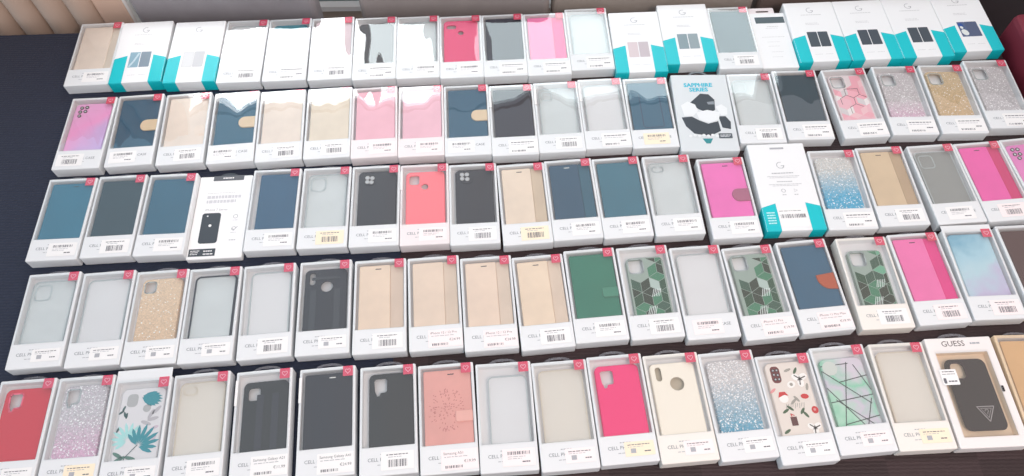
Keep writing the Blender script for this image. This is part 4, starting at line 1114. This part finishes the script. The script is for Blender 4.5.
# ------------------------------------------------------------------ table, cloth
TX0, TX1, TY0 = -1.42, 1.032, .10
def back_y(x): return 1.2225 + .021 * (x + 1.0)
def cloth_mat(name, lo, hi, patches=False):
    m = mat(name, lo, .6, .38); n, l = nodes(m); p = n['Principled BSDF']
    p.inputs['Sheen Weight'].default_value = .25; p.inputs['Sheen Roughness'].default_value = .4
    tc = n.new('ShaderNodeTexCoord'); w = n.new('ShaderNodeTexWave'); w.bands_direction = 'Y'; w.inputs['Scale'].default_value = 55; w.inputs['Distortion'].default_value = 3; w.inputs['Detail'].default_value = 2; w.inputs['Detail Scale'].default_value = 3
    no = n.new('ShaderNodeTexNoise'); no.inputs['Scale'].default_value = 420; no.inputs['Detail'].default_value = 3
    ad = n.new('ShaderNodeMath'); ad.operation = 'ADD'; bp = n.new('ShaderNodeBump'); bp.inputs['Strength'].default_value = .5; bp.inputs['Distance'].default_value = .0008
    l.new(tc.outputs['Object'], w.inputs['Vector']); l.new(tc.outputs['Object'], no.inputs['Vector']); l.new(w.outputs['Fac'], ad.inputs[0]); l.new(no.outputs['Fac'], ad.inputs[1])
    l.new(ad.outputs[0], bp.inputs['Height']); l.new(bp.outputs['Normal'], p.inputs['Normal'])
    mp = n.new('ShaderNodeMapping'); mp.inputs['Scale'].default_value = (1, 3.5, 1); l.new(tc.outputs['Object'], mp.inputs['Vector'])
    n2 = n.new('ShaderNodeTexNoise'); n2.inputs['Scale'].default_value = 90; n2.inputs['Detail'].default_value = 4; l.new(mp.outputs['Vector'], n2.inputs['Vector'])
    mx = n.new('ShaderNodeMix'); mx.data_type = 'RGBA'; mx.inputs['A'].default_value = (*lo, 1); mx.inputs['B'].default_value = (*hi, 1)
    l.new(n2.outputs['Fac'], mx.inputs['Factor']); res = mx.outputs['Result']
    if patches:                                                     # sewn squares, every other one a little darker
        ch = n.new('ShaderNodeTexChecker'); ch.inputs['Scale'].default_value = 7.0; ch.inputs['Color1'].default_value = (1, 1, 1, 1); ch.inputs['Color2'].default_value = (.72, .70, .70, 1)
        l.new(tc.outputs['Object'], ch.inputs['Vector']); mu = n.new('ShaderNodeMix'); mu.data_type = 'RGBA'; mu.blend_type = 'MULTIPLY'; mu.inputs['Factor'].default_value = 1
        l.new(res, mu.inputs['A']); l.new(ch.outputs['Color'], mu.inputs['B']); res = mu.outputs['Result']
    l.new(res, p.inputs['Base Color'])
    return m
WOOD = mat('dark_wood', (.08, .05, .035), .4, .4)
tbl = thing('long_table', 'long table under a dark cloth carrying all the boxes', 'table', ((TX0 + TX1) / 2, .68, -.75))
def tt(bm):
    ox, oy, oz = (TX0 + TX1) / 2, .68, -.75
    c = [(TX0 + .004, TY0 + .004), (TX1 - .004, TY0 + .004), (TX1 - .004, back_y(TX1) - .004), (TX0 + .004, back_y(TX0) - .004)]
    loft(bm, [[(x - ox, y - oy, z - oz) for x, y in c] for z in (-.034, -.004)])
put('tabletop', mesh('tabletop', tt, WOOD), tbl)
for sx in (-1.17, 1.192):
    for sy in (-.48, .44):
        def lg(bm): loft(bm, [Z(rrect(-.022, .022, -.022, .022, .004, 2), 0), Z(rrect(-.03, .03, -.03, .03, .004, 2), .716)])
        put('leg', mesh('table_leg', lg, WOOD), tbl, (sx, sy, 0))
XS = -.20                                                           # the two cloths meet here
def cloth(label, xa, xb, m, key):
    def cl(bm):
        nx, ny = 40, 30; g = []
        for j in range(ny + 1):
            g.append([])
            for i in range(nx + 1):
                x = xa + (xb - xa) * i / nx; y = TY0 + (back_y(x) - TY0) * j / ny; g[-1].append(bm.verts.new((x, y, 0)))
        for j in range(ny):
            for i in range(nx): bm.faces.new((g[j][i], g[j][i + 1], g[j + 1][i + 1], g[j + 1][i]))
        edge = [g[0][i] for i in range(nx + 1)] + [g[j][nx] for j in range(1, ny + 1)] + [g[ny][i] for i in range(nx - 1, -1, -1)] + [g[j][0] for j in range(ny - 1, 0, -1)]
        keep = [not (XS - .0015 < v.co.x < XS + .0015 and TY0 + .001 < v.co.y < back_y(XS) - .001) for v in edge]
        prev = edge
        for dz in (-.004, -.06, -.16):
            cur = []
            for k, v in enumerate(edge):
                cx, cy = v.co.x, v.co.y; wob = .004 * math.sin(k * .9) * (-dz) / .16 + .0008
                sx = wob if cx > TX1 - .001 else (-wob if cx < TX0 + .001 else 0); sy = -wob if cy < TY0 + .001 else (wob if abs(cy - back_y(cx)) < .001 else 0)
                cur.append(bm.verts.new((cx + sx, cy + sy, dz)))
            for k in range(len(edge)):
                q = (k + 1) % len(edge)
                if keep[k] and keep[q]: bm.faces.new((prev[k], prev[q], cur[q], cur[k]))
            prev = cur
        bmesh.ops.delete(bm, geom=[v for v in bm.verts if not v.link_faces], context='VERTS')
    co = put('tablecloth', mesh(('tablecloth', key), cl, m)); co['label'] = label; co['category'] = 'tablecloth'
cloth('dark navy woven tablecloth under the left part of the rows', TX0, XS - .0003, cloth_mat('navy_cloth', (.006, .010, .025), (.016, .024, .054)), 0)
cloth('plum brown tablecloth under the right part of the rows', XS + .0003, TX1, cloth_mat('plum_cloth', (.030, .016, .018), (.056, .032, .034), True), 1)

# ------------------------------------------------------------------ chairs behind the table
def chair(label, colour, w, x, y, top, rz=0, rough=.6):
    m = leather(colour, 500, .0005, rough); fr = mat('chair_frame', (.03, .025, .02), .4, .4)
    r = thing('upholstered_chair', label, 'chair', (x, y, -.75), rz, 'chairs pushed up to the table')
    H = .75 + top
    def bk(bm):
        lo = lambda yy, d, zz: [(px, yy + py, zz) for px, py in rrect(-w/2 + d, w/2 - d, 0, .05 - d, .012, 3)]
        loft(bm, [lo(0, 0, .42), lo(.0, 0, H - .012), lo(0.001, .003, H - .003), lo(.003, .010, H)])
    put('backrest', mesh(('backrest', label), bk, m, recalc=False), r)
    def st(bm): rplate(bm, -w/2 + .01, w/2 - .01, -.40, .02, .03, .41, .47, .015)
    put('seat', mesh(('seat', label), st, m), r)
    for sx in (-1, 1):
        for yy in (-.36, .02):
            def lg(bm): loft(bm, [Z(rrect(-.014, .014, -.014, .014, .003, 2), 0), Z(rrect(-.018, .018, -.018, .018, .003, 2), .41)])
            put('leg', mesh('chair_leg', lg, fr), r, (sx * (w/2 - .04), yy, 0))
GREYC = lin((152, 148, 152))
chair('grey upholstered chair beside the beige curtain, nearest of the grey chairs to it', GREYC, .395, -.615, 1.263, .085)
chair('grey upholstered chair right of the gap showing the white window rail', lin((158, 150, 148)), .415, -.118, 1.272, .085)
chair('brownish grey chair behind the back row pink flip case and cartons', lin((176, 166, 158)), .445, .318, 1.284, .070)
chair('dark brown chair behind the right hand teal-cornered cartons', lin((128, 112, 106)), .40, .755, 1.294, .080)
chair('black chair turned away beyond the back right corner of the table', lin((40, 36, 40)), .42, 1.20, 1.358, .080, math.pi)
chair('maroon chair with its back to the table, standing at the right end of the table', lin((120, 40, 56)), .50, 1.096, .930, .060, math.pi / 2)


# ------------------------------------------------------------------ curtain
CUR = mat('beige_curtain_cloth', lin((208, 186, 170)), .8, .2)
cr = thing('curtain', 'beige curtain hanging in round folds behind the left end of the table', 'curtain', (-1.15, 1.285, -.74))
def fold(x): return .030 * abs(math.sin(math.pi * (x + 1.50) / .066)) ** .6
def cu(bm):
    ox, oy, oz = -1.15, 1.285, -.74
    n = 150; xs = [-1.50 + (.592) * i / n for i in range(n + 1)]
    front = [(x - ox, 1.300 - fold(x) - oy) for x in xs]; backp = [(x - ox, 1.318 - oy) for x in reversed(xs)]
    loft(bm, [Z(front + backp, 0), Z(front + backp, 1.26)])
o = put('folded_cloth', mesh('folded_cloth', cu, CUR, smooth=False), cr)
def fl(bm):
    loft(bm, [[(x + 1.15, y - 1.285, z) for x, y in rrect(-.905, -.838, 1.285, 1.305, .004, 2)] for z in (0, 1.26)])
put('flat_edge', mesh('flat_edge', fl, mat('peach_curtain_cloth', lin((228, 196, 176)), .8, .2)), cr)
def hm(bm):
    loft(bm, [[(x + 1.15, y - 1.285, z) for x, y in rrect(-.8375, -.830, 1.283, 1.307, .002, 2)] for z in (0, 1.26)])
put('white_hem', mesh('white_hem', hm, mat('white_hem_cloth', (.85, .83, .80), .7, .2)), cr)

# ------------------------------------------------------------------ room: floor, back wall, window
def structure(name, me, loc=(0, 0, 0), parent=None):
    o = put(name, me, parent, loc)
    if parent is None: o['kind'] = 'structure'
    return o
WY = 1.78
def flr(bm): loft(bm, [[(x, y, z) for x, y in ((-2.2, -1.6), (2.2, -1.6), (2.2, WY + .1), (-2.2, WY + .1))] for z in (-.80, -.75)])
structure('floor', mesh('floor', flr, mat('dark_floor', (.045, .035, .032), .5, .4)))
WX0, WX1, WZ0, WZ1, WZM = -1.15, .90, -.457, .95, .44
WALL = mat('beige_wall_paint', lin((186, 172, 160)), .8, .2)
def wl(bm):
    o = [(-2.2, -.75), (2.2, -.75), (2.2, .985), (-2.2, .985)]; h = [(WX0, WZ0), (WX1, WZ0), (WX1, WZ1), (WX0, WZ1)]
    V = [[[bm.verts.new((x, y, z)) for x, z in lp] for lp in (o, h)] for y in (WY, WY + .1)]
    for k in range(4):
        q = (k + 1) % 4
        bm.faces.new((V[0][0][k], V[0][0][q], V[0][1][q], V[0][1][k])); bm.faces.new((V[1][0][q], V[1][0][k], V[1][1][k], V[1][1][q]))
        bm.faces.new((V[0][1][k], V[0][1][q], V[1][1][q], V[1][1][k])); bm.faces.new((V[0][0][q], V[0][0][k], V[1][0][k], V[1][0][q]))
structure('wall_back', mesh('wall_back', wl, WALL))
wn = bpy.data.objects.new('window_1', None); COL.objects.link(wn); wn.location = ((WX0 + WX1) / 2, WY, 0); wn['kind'] = 'structure'
wox = (WX0 + WX1) / 2
WHITE = mat('white_frame_paint', (.86, .86, .86), .4, .4)
def bar(name, x0, x1, z0, z1, y0=-.012, y1=.03):
    def b(bm): loft(bm, [[(x - wox, y, z) for x, y in ((x0, y0), (x1, y0), (x1, y1), (x0, y1))] for z in (z0, z1)])
    put(name, mesh((name, x0, z0), b, WHITE), wn)
bar('bottom_rail', WX0, WX1, WZ0, WZ0 + .018); bar('top_rail', WX0, WX1, WZ1 - .03, WZ1); bar('transom', WX0, WX1, WZM - .015, WZM + .015)
for x in (WX0, WX1 - .03): bar('side_frame', x, x + .03, WZ0 + .02, WZ1 - .03)
LOW = mat('lower_glass', (.20, .26, .26), .08, .6)
def lp(bm): loft(bm, [[(x - wox, y, z) for x, y in ((WX0 + .03, .012), (WX1 - .03, .012), (WX1 - .03, .02), (WX0 + .03, .02))] for z in (WZ0 + .02, WZM - .015)])
put('lower_pane', mesh('lower_pane', lp, LOW), wn)
def lit_pane(x0, x1, strength, colour):
    m = bpy.data.materials.new('daylit_pane'); m.use_nodes = True
    n, l = nodes(m); n.remove(n['Principled BSDF']); e = n.new('ShaderNodeEmission'); e.inputs['Color'].default_value = (*colour, 1); e.inputs['Strength'].default_value = strength
    l.new(e.outputs[0], n['Material Output'].inputs['Surface'])
    def up(bm): loft(bm, [[(x - wox, y, z) for x, y in ((x0, .012), (x1, .012), (x1, .02), (x0, .02))] for z in (WZM + .015, WZ1 - .03)])
    put('daylit_pane', mesh(('daylit_pane', x0), up, m), wn)
lit_pane(WX0 + .03, -.50, 8.4, (.97, .99, 1.0)); bar('mullion', -.50, -.45, WZM + .015, WZ1 - .03); lit_pane(-.45, -.23, 5.9, (.90, .98, 1.0)); bar('mullion', -.23, -.09, WZM + .015, WZ1 - .03); lit_pane(-.09, WX1 - .03, 3.5, (.86, .97, 1.0))

# ------------------------------------------------------------------ light
def area(name, loc, target, size, size_y, power, colour):
    d = bpy.data.lights.new(name, 'AREA'); d.shape = 'RECTANGLE'; d.size = size; d.size_y = size_y; d.energy = power; d.color = colour
    o = bpy.data.objects.new(name, d); COL.objects.link(o); o.location = loc
    o.rotation_euler = (Vector(target) - Vector(loc)).to_track_quat('-Z', 'Y').to_euler()
    return o
area('warm_ceiling_light', (.7, -.45, 1.7), (.35, .4, 0), .5, .5, 13, (1.0, .80, .70))


w = bpy.data.worlds.new('World'); SC.world = w; w.use_nodes = True; n, l = w.node_tree.nodes, w.node_tree.links
bg = n['Background']; tc = n.new('ShaderNodeTexCoord'); sp_ = n.new('ShaderNodeSeparateXYZ'); l.new(tc.outputs['Generated'], sp_.inputs[0])
mr = n.new('ShaderNodeMapRange'); mr.inputs['From Min'].default_value = -.5; mr.inputs['From Max'].default_value = .5; l.new(sp_.outputs['X'], mr.inputs['Value'])
mx = n.new('ShaderNodeMix'); mx.data_type = 'RGBA'; mx.inputs['A'].default_value = (.86, .98, 1.09, 1); mx.inputs['B'].default_value = (1.10, .96, .93, 1)
l.new(mr.outputs[0], mx.inputs['Factor']); l.new(mx.outputs['Result'], bg.inputs['Color']); bg.inputs['Strength'].default_value = .86

# ------------------------------------------------------------------ camera
F, PITCH, ROLL, HGT = 760.0, 1.04326107, -.01555257, 1.19124241
cd = bpy.data.cameras.new('Camera'); cam = bpy.data.objects.new('Camera', cd); COL.objects.link(cam); SC.camera = cam
cd.sensor_fit = 'HORIZONTAL'; cd.sensor_width = 36; cd.lens = 36 * F / 1024; cd.clip_start = .02
d = Vector((0, math.cos(PITCH), -math.sin(PITCH))); u = Vector((0, math.sin(PITCH), math.cos(PITCH))); r = Vector((1, 0, 0))
r2 = math.cos(ROLL) * r + math.sin(ROLL) * u; u2 = -math.sin(ROLL) * r + math.cos(ROLL) * u
cam.matrix_world = Matrix((( r2.x, u2.x, -d.x, 0), (r2.y, u2.y, -d.y, 0), (r2.z, u2.z, -d.z, HGT), (0, 0, 0, 1)))

SC.view_settings.view_transform = 'Standard'; SC.view_settings.look = 'None'; SC.view_settings.gamma = 1; SC.view_settings.use_curve_mapping = False
SC.view_settings.exposure = 0.04
SC.cycles.use_denoising = True
SC.cycles.max_bounces = 8; SC.cycles.transparent_max_bounces = 12
SC.cycles.caustics_reflective = False
